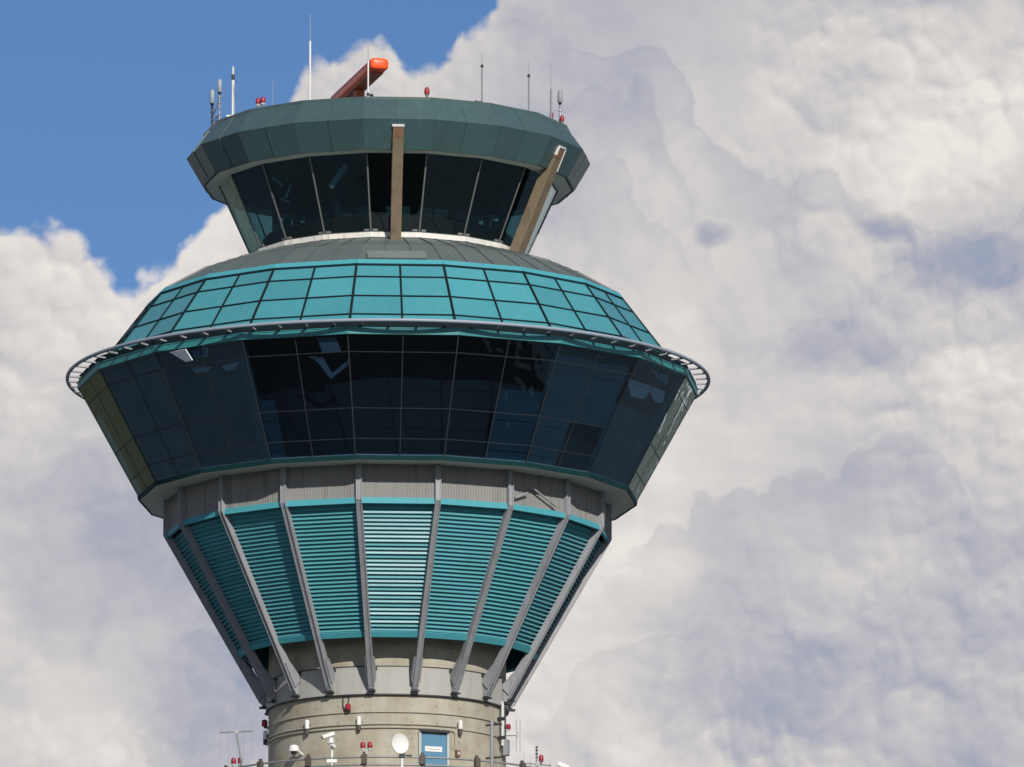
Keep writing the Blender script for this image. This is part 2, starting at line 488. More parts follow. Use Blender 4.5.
def skylight_mat():
    """teal back-painted glass: a random tone per pane stands in for varied reflections"""
    m, n, out = base_mat('teal_skylight_glass')
    pos = n.node("ShaderNodeNewGeometry").outputs["Position"]
    wear = n.noise(pos, 0.8, 5, 0.55)
    mp = n.node("ShaderNodeMapping")
    n.put(mp.inputs["Vector"], pos)
    mp.inputs["Scale"].default_value = (2.6, 2.6, 0.5)
    runs = n.noise(mp.outputs[0], 1.6, 5, 0.6)
    col = n.mix(wear, (0.050, 0.242, 0.290), (0.070, 0.295, 0.335))
    col = n.mix(n.m('MULTIPLY', n.smooth(runs, 0.45, 0.8), 0.35), col, (0.11, 0.30, 0.31))
    sp_ = n.node("ShaderNodeSeparateXYZ")
    n.put(sp_.inputs[0], pos)
    an = n.m('FLOOR', n.m('DIVIDE', n.m('SUBTRACT', n.m('ARCTAN2', sp_.outputs[0], n.m('MULTIPLY', sp_.outputs[1], -1.0)), R(-7.3)), R(10)))
    row = n.m('ADD', n.m('GREATER_THAN', sp_.outputs[2], 62.52), n.m('ADD', n.m('GREATER_THAN', sp_.outputs[2], 63.31), n.m('GREATER_THAN', sp_.outputs[2], 64.14)))
    cv = n.node("ShaderNodeCombineXYZ")
    n.put(cv.inputs[0], an)
    n.put(cv.inputs[1], row)
    cell = n.node("ShaderNodeTexWhiteNoise", noise_dimensions='2D')
    n.put(cell.inputs["Vector"], cv.outputs[0])
    col = n.v('SCALE', col, scale=n.lin(cell.outputs[0], 0, 1, 0.88, 1.10))  # random pane tone imitates differing reflections
    b = n.node("ShaderNodeBsdfPrincipled")
    n.put(b.inputs["Base Color"], col)
    n.put(b.inputs["Roughness"], n.lin(runs, 0.3, 0.7, 0.10, 0.24))
    b.inputs["Specular IOR Level"].default_value = 0.5
    n.put(out.inputs[0], b.outputs[0])
    return m


M['skylight'] = skylight_mat()


# ------------------------------------------------------------------ mesh helpers
class MB:
    """collects shapes and links them as ONE mesh object"""
    def __init__(s):
        s.v, s.f = [], []

    def hexa(s, p):
        """8 points: four of one face, then the four opposite"""
        o = len(s.v)
        s.v += [tuple(q) for q in p]
        for f in ((0, 3, 2, 1), (4, 5, 6, 7), (0, 1, 5, 4), (1, 2, 6, 5), (2, 3, 7, 6), (3, 0, 4, 7)):
            s.f.append(tuple(o + i for i in f))
        return s

    def slab(s, quad, th):
        """a plate: quad points counter-clockwise seen from outside, thickness inwards"""
        q = [Vector(a) for a in quad]
        n = (q[2] - q[0]).cross(q[3] - q[1]).normalized()
        return s.hexa([a - n * th for a in q] + q)

    def box(s, c, size, rz=0.0, rot=None):
        mt = rot if rot is not None else Matrix.Rotation(rz, 3, 'Z')
        c = Vector(c)
        hx, hy, hz = size[0] / 2, size[1] / 2, size[2] / 2
        pts = [Vector(a) for a in ((-hx, -hy, -hz), (hx, -hy, -hz), (hx, hy, -hz), (-hx, hy, -hz),
                                   (-hx, -hy, hz), (hx, -hy, hz), (hx, hy, hz), (-hx, hy, hz))]
        return s.hexa([c + mt @ a for a in pts])

    def bar(s, a, b, wd, dp, nrm):
        """a straight bar from a to b, width wd, depth dp along nrm (starting at a, b and growing outwards)"""
        a, b, nrm = Vector(a), Vector(b), Vector(nrm).normalized()
        t = (b - a).normalized()
        sd_ = t.cross(nrm).normalized() * wd / 2
        d = nrm * dp
        return s.hexa([a - sd_, a + sd_, b + sd_, b - sd_, a - sd_ + d, a + sd_ + d, b + sd_ + d, b - sd_ + d])

    def tube(s, pts, rad, seg=8, closed=False):
        pts = [Vector(p) for p in pts]
        n = len(pts)
        rads = rad if isinstance(rad, (list, tuple)) else [rad] * n
        o = len(s.v)
        prev = None
        for i, p in enumerate(pts):
            if closed:
                t = (pts[(i + 1) % n] - pts[i - 1]).normalized()
            else:
                t = (pts[min(i + 1, n - 1)] - pts[max(i - 1, 0)]).normalized()
            up = Vector((0, 0, 1)) if abs(t.z) < 0.95 else Vector((0, 1, 0))
            a = t.cross(up).normalized() if prev is None else (prev - t * prev.dot(t)).normalized()
            prev = a
            b = t.cross(a)
            for k in range(seg):
                g = 2 * math.pi * k / seg
                s.v.append(tuple(p + (a * math.cos(g) + b * math.sin(g)) * rads[i]))
        for i in range(n if closed else n - 1):
            j = (i + 1) % n
            for k in range(seg):
                l = (k + 1) % seg
                s.f.append((o + i * seg + k, o + j * seg + k, o + j * seg + l, o + i * seg + l))
        if not closed:
            s.f.append(tuple(o + k for k in range(seg)))
            s.f.append(tuple(o + (n - 1) * seg + k for k in reversed(range(seg))))
        return s

    def lathe(s, prof, seg=96, a0=0.0, closed=True):
        """(radius, z) profile turned about the z axis"""
        o = len(s.v)
        n = len(prof)
        for k in range(seg):
            g = a0 + 2 * math.pi * k / seg
            for r, z in prof:
                s.v.append((r * math.sin(g), -r * math.cos(g), z))
        for k in range(seg):
            l = (k + 1) % seg
            for i in range(n if closed else n - 1):
                j = (i + 1) % n
                s.f.append((o + k * n + i, o + l * n + i, o + l * n + j, o + k * n + j))
        return s

    def ball(s, c, r, sx=1, sy=1, sz=1, seg=14, rings=9):
        o = len(s.v)
        c = Vector(c)
        for i in range(rings + 1):
            t = math.pi * i / rings
            for k in range(seg):
                g = 2 * math.pi * k / seg
                s.v.append((c.x + r * sx * math.sin(t) * math.cos(g), c.y + r * sy * math.sin(t) * math.sin(g), c.z + r * sz * math.cos(t)))
        for i in range(rings):
            for k in range(seg):
                l = (k + 1) % seg
                s.f.append((o + i * seg + k, o + (i + 1) * seg + k, o + (i + 1) * seg + l, o + i * seg + l))
        return s

    def extrude(s, poly, a, b):
        """poly of 3-d offsets extruded from shift a to shift b"""
        o = len(s.v)
        n = len(poly)
        a, b = Vector(a), Vector(b)
        s.v += [tuple(Vector(p) + a) for p in poly] + [tuple(Vector(p) + b) for p in poly]
        s.f.append(tuple(o + i for i in range(n)))
        s.f.append(tuple(o + n + i for i in reversed(range(n))))
        for i in range(n):
            j = (i + 1) % n
            s.f.append((o + i, o + n + i, o + n + j, o + j))
        return s

    def build(s, name, mat, parent=None, smooth=False, bevel=0.0, angle=35):
        me = bpy.data.meshes.new(name)
        me.from_pydata(s.v, [], s.f)
        me.update()
        import bmesh
        bm = bmesh.new()
        bm.from_mesh(me)
        bmesh.ops.remove_doubles(bm, verts=bm.verts, dist=1e-5)
        bmesh.ops.recalc_face_normals(bm, faces=bm.faces)
        bm.to_mesh(me)
        bm.free()
        me.materials.append(M[mat])
        if smooth:
            for p in me.polygons:
                p.use_smooth = True
            me.set_sharp_from_angle(angle=R(angle))
        o = bpy.data.objects.new(name, me)
        sc.collection.objects.link(o)
        if parent is not None:
            o.parent = parent
        if bevel:
            bv = o.modifiers.new("bevel", 'BEVEL')
            bv.width = bevel
            bv.segments = 2
            bv.limit_method = 'ANGLE'
        return o


def thing(name, label, cat, loc=(0, 0, 0), rz=0.0, group=None):
    o = bpy.data.objects.new(name, None)
    sc.collection.objects.link(o)
    o.location = loc
    o.rotation_euler = (0, 0, rz)
    o.empty_display_size = 0.5
    o['label'], o['category'] = label, cat
    if group:
        o['group'] = group
    return o


def copy_of(src, parent=None, rz=0.0):
    """copy of a part with its sub-parts"""
    c = src.copy()
    sc.collection.objects.link(c)
    c.parent = parent
    c.rotation_euler = (0, 0, rz)
    for ch in list(src.children):
        d = ch.copy()
        sc.collection.objects.link(d)
        d.parent = c
    return c


def copy_thing(src, loc, rz=0.0, label=None, group=None):
    c = src.copy()
    sc.collection.objects.link(c)
    c.location = loc
    c.rotation_euler = (0, 0, rz)
    if label:
        c['label'] = label
    if group:
        c['group'] = group
    for ch in list(src.children):
        d = ch.copy()
        sc.collection.objects.link(d)
        d.parent = c
        for g in list(ch.children):
            e = g.copy()
            sc.collection.objects.link(e)
            e.parent = d
    return c


def P3(r, a, z):
    """point at radius r, bearing a degrees from the camera side, height z"""
    return Vector((r * math.sin(R(a)), -r * math.cos(R(a)), z))


NF = 18                       # the tower is built on an 18-sided plan
A0 = -7.3                     # bearing of one corner
STEP = 360.0 / NF
CM = A0 + STEP / 2            # bearing of the facet that faces the camera
COS = math.cos(R(10))


def ring18(mb, prof):
    return mb.lathe(prof, NF, R(A0))


def facet(r0, z0, r1, z1):
    """corner points of the facet at CM: bottom-left, bottom-right, top-right, top-left"""
    return [P3(r0, A0, z0), P3(r0, A0 + STEP, z0), P3(r1, A0 + STEP, z1), P3(r1, A0, z1)]


def on(q, s, t):
    a = q[0].lerp(q[1], s)
    b = q[3].lerp(q[2], s)
    return a.lerp(b, t)


def qnormal(q):
    return (q[2] - q[0]).cross(q[3] - q[1]).normalized()


# ------------------------------------------------------------------ ground, far below the frame (seen mirrored in the glass)
g = MB()
S_ = 15000
g.v += [(-S_, -S_, 0), (S_, -S_, 0), (S_, S_, 0), (-S_, S_, 0)]
g.f.append((0, 1, 2, 3))
go = g.build('ground', 'grass')
go['kind'] = 'structure'
for nm, x0, y0, x1, y1, z, mt in (('apron', -330, -420, 900, 900, 0.004, 'apron_a'), ('added_asphalt', -62, -260, 62, 60, 0.008, 'asphalt')):  # apron and dark asphalt laid and toned to steer the reflections
    g = MB()
    g.v += [(x0, y0, z), (x1, y0, z), (x1, y1, z), (x0, y1, z)]
    g.f.append((0, 1, 2, 3))
    o = g.build(nm, mt)
    o['kind'] = 'structure'

hl = MB()  # unseen hill ring added so the end panes mirror something dimmer
rnd = random.Random(21)
nh = 240
ph = [rnd.uniform(0, 6.28) for _ in range(6)]
for i in range(nh):
    g_ = 2 * math.pi * i / nh
    hgt = 92 + 14 * math.sin(3 * g_ + ph[0]) + 14 * math.sin(7 * g_ + ph[1]) + 9 * math.sin(17 * g_ + ph[2]) + rnd.uniform(-14, 14)
    for r_, z_ in ((1700, -1), (1850, hgt * 0.7), (2100, hgt), (2700, hgt * 0.8), (3600, -1)):
        hl.v.append((r_ * math.sin(g_), r_ * math.cos(g_), z_))
for i in range(nh):
    j_ = (i + 1) % nh
    for k_ in range(4):
        hl.f.append((i * 5 + k_, j_ * 5 + k_, j_ * 5 + k_ + 1, i * 5 + k_ + 1))
ho = hl.build('added_hills', 'added_woods', smooth=True, angle=80)
ho['kind'] = 'structure'

# ------------------------------------------------------------------ the control tower
tower = thing('control_tower', 'concrete airport control tower with teal louvres, dark glass gallery and green cab roof', 'control tower')

# concrete shaft
MB().lathe([(4.37, 0), (4.37, 52.3), (3.2, 52.3), (3.2, 0)], 128).build('shaft', 'concrete', tower, True)
# pale collar plates where the struts land
col = MB().lathe([(4.46, 49.70), (4.46, 50.68), (4.39, 50.70), (4.39, 49.68)], 128).build('collar', 'collar', tower, True)
MB().lathe([(4.475, 49.655), (4.475, 49.70), (4.38, 49.70), (4.38, 49.655)], 128).build('shadow_ring', 'dark', col, True)  # dark ring standing in for the shadow below the collar
MB().lathe([(4.43, 50.70), (4.43, 50.735), (4.375, 50.735), (4.375, 50.70)], 128).build('bead', 'dark', col, True)

# gallery round the shaft (its deck lies just below the frame)
gal = MB().lathe([(4.38, 45.75), (6.9, 45.75), (6.9, 46.08), (4.38, 46.08)], 96).build('gallery_deck', 'concrete', tower, True)
RG = 6.67


def circle(r, z, n=120, a0=0, a1=360):
    return [P3(r, a0 + (a1 - a0) * i / n, z) for i in range(n if a1 - a0 == 360 else n + 1)]


rl = MB()
for z in (47.06, 46.78, 46.45):
    rl.tube(circle(RG, z), 0.035, 8, True)
railing = rl.build('gallery_railing', 'steel', tower, True)
for i in range(20):
    a = -6.7 + 17.6 + i * 18
    p = MB()
    p.box(P3(RG + 0.02, a, 46.66), (0.10, 0.10, 1.16), R(a))
    p.box(P3(RG + 0.05, a, 46.97), (0.20, 0.16, 0.34), R(a))
    p.build('post', 'brown', railing, bevel=0.01)

# struts
def strut_mesh():
    prof = [(8.25, 57.54), (8.25, 56.20), (4.66, 49.98), (4.60, 49.86), (4.47, 49.86), (4.47, 50.42), (4.68, 50.66), (5.10, 51.28), (5.34, 51.66), (7.97, 56.22), (7.97, 57.54)]
    return prof


prof = strut_mesh()
mb = MB()
mb.extrude([P3(r, 0, z) for r, z in prof], (-0.105, 0, 0), (0.105, 0, 0))
# raised edge flanges give the outer face its channel look
for sx in (-1, 1):
    for (r0, z0), (r1, z1) in (((8.25, 57.5), (8.25, 56.2)), ((8.25, 56.2), (4.66, 49.98))):
        a, b = P3(r0, 0, z0) + Vector((sx * 0.085, 0, 0)), P3(r1, 0, z1) + Vector((sx * 0.085, 0, 0))
        t = (b - a).normalized()
        mb.bar(a, b, 0.045, 0.035, Vector((0, -1, 0)) - t * Vector((0, -1, 0)).dot(t))
strut0 = mb.build('strut', 'strut', tower, bevel=0.012)
sp = MB()
sp.box(P3(4.58, 0, 49.80), (0.29, 0.26, 0.06))
sp.build('foot_plate', 'dark', strut0, bevel=0.01)
sp = MB()
sp.box(P3(4.50, 0, 50.62), (0.40, 0.10, 0.10))
sp.build('clamp_plate', 'dark', strut0, bevel=0.01)
# haunch plate that widens the strut at its foot
for s0, s1 in ((-0.165, -0.108), (0.108, 0.165)):
    hp = MB()
    hp.extrude([P3(r, 0, z) for r, z in [(5.20, 50.96), (4.70, 50.10), (4.47, 50.34), (4.47, 50.52), (4.95, 51.0)]], (s0, 0, 0), (s1, 0, 0))
    hp.build('haunch', 'strut', strut0, bevel=0.008)
strut0.rotation_euler = (0, 0, R(A0))
for k in range(1, NF):
    copy_of(strut0, tower, R(A0 + k * STEP))

# louvre panels: a tapering bay of blades between every two struts
LZ0, LZ1, LR0, LR1 = 51.62, 56.08, 5.46, 8.045
SL = (LR1 - LR0) / (LZ1 - LZ0)


def louvre_bay(seed):
    rnd = random.Random(seed)
    mb = MB()
    nb = 31
    pitch = (LZ1 - 0.06 - (LZ0 + 0.20)) / nb
    for i in range(nb):
        z = LZ0 + 0.20 + pitch * (i + 0.5)
        r = LR0 + SL * (z - LZ0)
        tilt = math.tan(R(13.5 + rnd.choice((-6, -4, -2.5, -1, 0, 1, 2.5, 4, 6)) + rnd.uniform(-0.8, 0.8)))
        h = 0.078
        zt, zb = z + h / 2, z - h / 2
        rb = r - 0.055
        rt = rb - tilt * h
        ins = 0.0
        # blade: outer face, bottom return going back up
        e0, e1 = A0 + 0.075 / r * 57.3, A0 + STEP - 0.075 / r * 57.3     # blades stop at the struts
        k_ = COS / math.cos(R(10) - 0.075 / r)
        rb, rt = rb * k_, rt * k_
        lo = [P3(rb, e0, zb), P3(rb, e1, zb), P3(rb - 0.09, e1, zb + 0.02), P3(rb - 0.09, e0, zb + 0.02)]
        hi = [P3(rt, e0, zt), P3(rt, e1, zt), P3(rt - 0.08, e1, zt + 0.005), P3(rt - 0.08, e0, zt + 0.005)]
        mb.hexa(lo + hi)
    return mb


bays = []
for k in range(NF):
    if k < 6:
        bay = louvre_bay(11 + k).build('louvre_panel', 'louvre', tower)
        q = facet(LR0 - 0.15, LZ0 + 0.04, LR1 - 0.15, LZ1)
        MB().slab(q, 0.05).build('backing', 'louvre_dark', bay)
        f = MB()
        fb = facet(LR0 + 0.01, LZ0, LR0 + 0.01 + SL * 0.19, LZ0 + 0.19)
        f.slab(fb, 0.10)
        f.build('bottom_rail', 'teal_trim', bay, bevel=0.006)
        ft = MB()
        ft.slab(facet(8.20, 56.075, 8.15, 56.30), 0.10)
        ft.build('flashing', 'teal_trim', bay, bevel=0.006)
        bays.append(bay)
    else:
        bay = copy_of(bays[(k * 5) % 6], tower)
    bay.rotation_euler = (0, 0, R(STEP * ((k * 7) % NF)))

# ribbed drum under the glass gallery
mb = MB()
DZ0, DZ1, DR = 56.26, 57.58, 8.13
nr = 26
ringp = []
for k in range(NF):
    a, b = P3(DR, A0 + k * STEP, 0), P3(DR, A0 + (k + 1) * STEP, 0)
    nrm = (a + b).normalized()
    for i in range(nr):
        for fr, d in ((0.0, 0.0), (0.40, 0.0), (0.5, -0.022), (0.9, -0.022)):
            ringp.append(a.lerp(b, (i + fr) / nr) + nrm * d)
n = len(ringp)
for p in ringp:
    mb.v.append((p.x, p.y, DZ0))
    mb.v.append((p.x, p.y, DZ1))
for i in range(n):
    j = (i + 1) % n
    mb.f.append((2 * i, 2 * j, 2 * j + 1, 2 * i + 1))
ring = mb.build('drum_wall', 'cladding', tower)
# diagonal bracing rods in front of the cladding
a0 = A0 + 2 * STEP
for b0, z0, b1, z1 in ((6.5, 57.0, 15.5, 56.42), (5.5, 56.75, 1.2, 56.5)):
    br = MB()
    br.tube([P3(8.19, a0 + b0, z0), P3(8.22, a0 + b1, z1)], 0.038, 8)
    br.build('brace', 'strut', tower, True)

# soffit and its teal edge
MB_s = MB()
ring18(MB_s, [(7.86, 57.515), (9.17, 57.515), (9.17, 57.70), (7.86, 57.70)])
MB_s.build('gallery_soffit', 'soffit', tower)
MB_s = MB()
ring18(MB_s, [(9.173, 57.49), (9.222, 57.49), (9.255, 57.64), (9.173, 57.64)])
MB_s.build('soffit_trim', 'teal_deep', tower)

# inner floors, ceilings and core behind the glass
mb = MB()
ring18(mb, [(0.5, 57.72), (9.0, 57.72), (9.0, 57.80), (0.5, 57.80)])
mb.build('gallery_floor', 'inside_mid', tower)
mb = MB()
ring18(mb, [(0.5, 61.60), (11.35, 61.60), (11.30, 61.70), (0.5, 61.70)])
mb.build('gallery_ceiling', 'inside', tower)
MB().lathe([(8.9, 57.8), (9.5, 61.6), (9.3, 61.6), (8.7, 57.8)], 48).build('core_wall', 'inside_mid', tower, True)  # core flared outward to block sky seen through the far glass


# dark raking windows, one per facet: two panes wide, four rows high
def frame_window(r0, z0, r1, z1, cols, rows, wd, dp, edge_w):
    q = facet(r0, z0, r1, z1)
    nrm = qnormal(q)
    mb = MB()
    for t in rows:
        mb.bar(on(q, 0, t), on(q, 1, t), wd, dp, nrm)
    for s in cols:
        e = edge_w if s in (0, 1) else wd
        mb.bar(on(q, s, 0), on(q, s, 1), e, dp + 0.002, nrm)
    return mb


GW = (9.20, 57.62, 11.44, 61.66)
q = facet(*GW)
win0 = MB().slab(q, 0.03).build('window', 'glass_dark', tower)
nrm = qnormal(q)
fr = MB()
for t in (0.145, 0.395, 0.855):
    fr.bar(on(q, 0, t), on(q, 1, t), 0.032, 0.005, nrm)
fr.bar(on(q, 0.5, 0), on(q, 0.5, 1), 0.036, 0.007, nrm)
fr.bar(on(q, 0, 0), on(q, 0, 1), 0.045, 0.009, nrm)
fr.build('frame', 'mullion', win0)
for k in range(1, NF):
    copy_of(win0, tower, R(k * STEP))

# pale plates standing in for bright reflections in the dark glass
for nrm_, outline in (((-0.532, -0.698, -0.479), [(-7.15, -8.45, 61.57), (-6.9, -8.47, 61.31), (-6.46, -8.79, 61.29), (-6.48, -9.02, 61.65)]),
                      ((-0.739, -0.474, -0.479), [(-7.88, -8.21, 61.58), (-7.26, -8.71, 61.12), (-7.03, -9.07, 61.12), (-7.28, -9.08, 61.52)]),
                      ((-0.532, -0.698, -0.479), [(-7.15, -8.09, 61.05), (-6.94, -8.11, 60.82), (-6.5, -8.42, 60.8), (-6.35, -8.66, 60.98)]),
                      ((-0.532, -0.698, -0.479), [(-5.98, -8.9, 60.93), (-5.8, -8.92, 60.75), (-5.47, -9.18, 60.77), (-5.33, -9.44, 60.98)]),
                      ((-0.261, -0.838, -0.479), [(-2.56, -10.82, 61.63), (-2.33, -10.58, 61.09), (-1.67, -10.8, 61.11), (-1.91, -11.04, 61.66)]),
                      ((-0.261, -0.838, -0.479), [(-2.84, -10.38, 61.02), (-2.52, -10.36, 60.81), (-2.05, -10.17, 60.23), (-1.37, -10.65, 60.69), (-1.37, -10.78, 60.92), (-1.51, -10.65, 60.76), (-2.01, -10.3, 60.42), (-2.34, -10.5, 60.95)]),
                      ((0.78, -0.403, -0.479), [(8.68, -6.57, 60.97), (8.8, -5.75, 60.46), (9.33, -4.79, 60.53), (9.52, -4.75, 60.8), (9.76, -4.01, 60.57), (10.03, -3.54, 60.62), (10.13, -3.82, 61.01)]),
                      ((0.78, -0.403, -0.479), [(9.53, -5.59, 61.53), (9.85, -4.73, 61.32), (10.2, -3.93, 61.23), (10.19, -4.26, 61.49)])):
    mb = MB()
    mb.extrude(outline, (0, 0, 0), Vector(nrm_) * 0.03)
    mb.build('reflection_plate', 'reflection_plate_grey' if -0.5 < nrm_[0] < 0 else 'reflection_plate', tower)

# navy sheets added to imitate the reflected tone of some dark panes
rnd = random.Random(5)
for fk, c0, c1, t0, t1 in ((-4, 0, 1, 0.02, 0.98), (4, 0, 1, 0.02, 0.98), (-3, 0, 1, 0.02, 0.98), (-2, 0, 0.5, 0.02, 0.98), (-2, 0.5, 1, 0.02, 0.98), (1, 0.52, 1, 0.02, 0.60), (2, 0, 0.5, 0.02, 0.97), (2, 0.5, 1, 0.40, 0.97), (3, 0, 1, 0.02, 0.62), (-1, 0.0, 0.16, 0.02, 0.5)):
    ga, gb = A0 + fk * STEP, A0 + (fk + 1) * STEP
    w4 = [P3(GW[0] - 0.24, ga, GW[1]), P3(GW[0] - 0.24, gb, GW[1]), P3(GW[2] - 0.24, gb, GW[3]), P3(GW[2] - 0.24, ga, GW[3])]
    MB().slab([on(w4, c0, t0), on(w4, c1, t0), on(w4, c1, t1), on(w4, c0, t1)], 0.015).build('reflection_sheet', 'reflection_sheet', tower)

# eaves: deep teal fascia, a painted shade band and the round maintenance rail
mb = MB()
ring18(mb, [(11.46, 61.63), (11.50, 61.65), (11.50, 61.88), (11.30, 61.90), (11.30, 61.68)])
eaves = mb.build('eaves_fascia', 'teal_mid', tower)
mb = MB()
ring18(mb, [(11.503, 61.868), (11.53, 61.868), (11.53, 61.887), (11.503, 61.887)])
mb.build('drip_edge', 'teal_trim', eaves)
mb = MB()
ring18(mb, [(11.44, 61.89), (11.44, 62.15), (11.0, 62.16), (11.0, 62.05), (11.30, 61.91)])
mb.build('shade_band', 'black_trim', eaves)  # near-black band standing in for the shade behind the rail
rail = MB().tube(circle(11.87, 62.06, 180), 0.068, 12, True).build('maintenance_rail', 'rail', tower, True)
bk = MB()
bk.bar(P3(11.40, 0, 61.96), P3(11.84, 0, 61.99), 0.10, 0.06, (0, 0, 1))
bk0 = bk.build('bracket', 'strut', rail, bevel=0.006)
bk0.rotation_euler = (0, 0, R(A0 + 2.5))
for k in range(1, 72):
    b = bk0.copy()
    sc.collection.objects.link(b)
    b.parent = rail
    b.rotation_euler = (0, 0, R(A0 + 2.5 + 5 * k))

# teal glazed roof: two panes wide on each facet, rows growing downwards
TG = (11.00, 62.08, 8.89, 64.84)
q = facet(*TG)
nrm = qnormal(q)
rows = [0.93, 0.745, 0.447, 0.16]
sky0 = MB()
edges = [0.0, 0.16, 0.447, 0.745, 0.93]
rnd = random.Random(3)
for i in range(4):
    for c in (0, 1):
        t0, t1 = edges[i], edges[i + 1]
        pq = [on(q, c * 0.5, t0), on(q, c * 0.5 + 0.5, t0), on(q, c * 0.5 + 0.5, t1), on(q, c * 0.5, t1)]
        pq = [p + nrm * rnd.uniform(-0.004, 0.004) for p in pq]
        sky0.slab(pq, 0.04)
sk = sky0.build('roof_glazing', 'skylight', tower)
fr = MB()
for t in rows:
    fr.bar(on(q, 0, t), on(q, 1, t), 0.062, 0.03, nrm)
fr.bar(on(q, 0.5, 0), on(q, 0.5, 0.95), 0.070, 0.034, nrm)
fr.bar(on(q, 0.0, 0), on(q, 0.0, 0.95), 0.085, 0.040, nrm)
fr.build('frame', 'black_trim', sk)
tb = MB()
tb.slab([on(q, 0, 0.945) + nrm * 0.05, on(q, 1, 0.945) + nrm * 0.05, on(q, 1, 1.01) + nrm * 0.05, on(q, 0, 1.01) + nrm * 0.05], 0.06)
tb.build('flashing', 'teal_trim', sk, bevel=0.008)
for k in range(1, NF):
    copy_of(sk, tower, R(k * STEP))

# grey skirt roof below the cab, standing seams and a pale hatch
mb = MB()
ring18(mb, [(5.0, 66.50), (7.33, 65.76), (8.90, 64.86), (8.80, 64.70), (7.2, 65.5), (5.0, 66.2)])
sm = mb
for k in range(NF):
    for s in (0, 0.333, 0.667):
        for (ra, za), (rb, zb) in (((5.1, 66.485), (7.33, 65.775)), ((7.33, 65.775), (8.88, 64.885))):
            qa = [P3(ra, A0 + k * STEP, za), P3(ra, A0 + (k + 1) * STEP, za)]
            qb = [P3(rb, A0 + k * STEP, zb), P3(rb, A0 + (k + 1) * STEP, zb)]
            sm.bar(qa[0].lerp(qa[1], s), qb[0].lerp(qb[1], s), 0.045, 0.028, (0, 0, 1))
sm.build('skirt_roof', 'slate', tower)
qh = [P3(8.83, A0 + 2.3, 64.92), P3(8.83, A0 + STEP - 3.6, 64.92), P3(8.45, A0 + STEP - 3.4, 65.26), P3(8.45, A0 + 2.1, 65.26)]
MB().slab([p + Vector((0, -0.02, 0.04)) for p in qh], 0.30).build('roof_hatch', 'hatch', tower, bevel=0.01)

# cab: white sill, raking green glass, interior
mb = MB()
ring18(mb, [(5.10, 66.44), (5.22, 66.46), (5.18, 66.66), (4.9, 66.66), (4.9, 66.44)])
mb.build('cab_sill', 'sill', tower, bevel=0.01)
CW = (5.07, 66.66, 6.30, 69.37)
q = facet(*CW)
cw0 = MB().slab(q, 0.03).build('cab_window', 'glass_cab', tower)
nrm = qnormal(q)
fr = MB()
fr.bar(on(q, 0, 0), on(q, 0, 1), 0.055, 0.03, nrm)
fr.bar(on(q, 0, 0.008), on(q, 1, 0.008), 0.05, 0.03, nrm)
fr.build('frame', 'cab_mullion', cw0)
for s in (0.09, 0.91):
    cl = MB()
    cl.bar(on(q, s - 0.05, 0.035), on(q, s + 0.05, 0.035), 0.07, 0.04, nrm)
    cl.build('clip', 'steel', cw0)
for k in range(1, NF):
    copy_of(cw0, tower, R(k * STEP))
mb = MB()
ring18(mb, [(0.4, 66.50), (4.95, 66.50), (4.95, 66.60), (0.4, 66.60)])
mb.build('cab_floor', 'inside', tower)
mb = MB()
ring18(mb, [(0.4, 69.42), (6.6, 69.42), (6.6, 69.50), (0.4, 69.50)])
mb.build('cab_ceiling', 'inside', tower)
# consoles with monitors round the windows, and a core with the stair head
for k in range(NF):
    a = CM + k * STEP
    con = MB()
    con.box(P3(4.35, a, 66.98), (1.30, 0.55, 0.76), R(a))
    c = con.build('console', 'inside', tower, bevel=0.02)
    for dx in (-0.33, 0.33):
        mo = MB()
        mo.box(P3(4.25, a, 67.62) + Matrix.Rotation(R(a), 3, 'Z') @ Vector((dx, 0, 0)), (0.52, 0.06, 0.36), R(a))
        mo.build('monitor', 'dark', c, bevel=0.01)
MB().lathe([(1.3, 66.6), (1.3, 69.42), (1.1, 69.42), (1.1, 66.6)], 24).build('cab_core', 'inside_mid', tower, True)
for a in (-24, 66, 156, 246):
    pc = MB()
    pc.box(P3(4.6, a, 68.0), (0.22, 0.22, 2.84), R(a))
    pc.build('cab_post', 'inside_mid', tower)
for a, r, z, wd, ht, tl in ((-50, 5.35, 68.9, 0.70, 0.10, 35), (-44, 5.3, 68.45, 0.55, 0.08, -60), (-47, 5.2, 68.15, 0.5, 0.07, 25), (-20, 5.4, 68.75, 0.22, 1.0, 38)):  # pale bars standing in for reflections and a streak in the glass
    mt = Matrix.Rotation(R(a), 3, 'Z') @ Matrix.Rotation(R(tl), 3, 'Y')
    mb = MB()
    mb.box(P3(r, a, z), (wd, 0.05, ht), rot=mt)
    mb.build('reflection_plate', 'reflection_plate', tower, bevel=0.01)

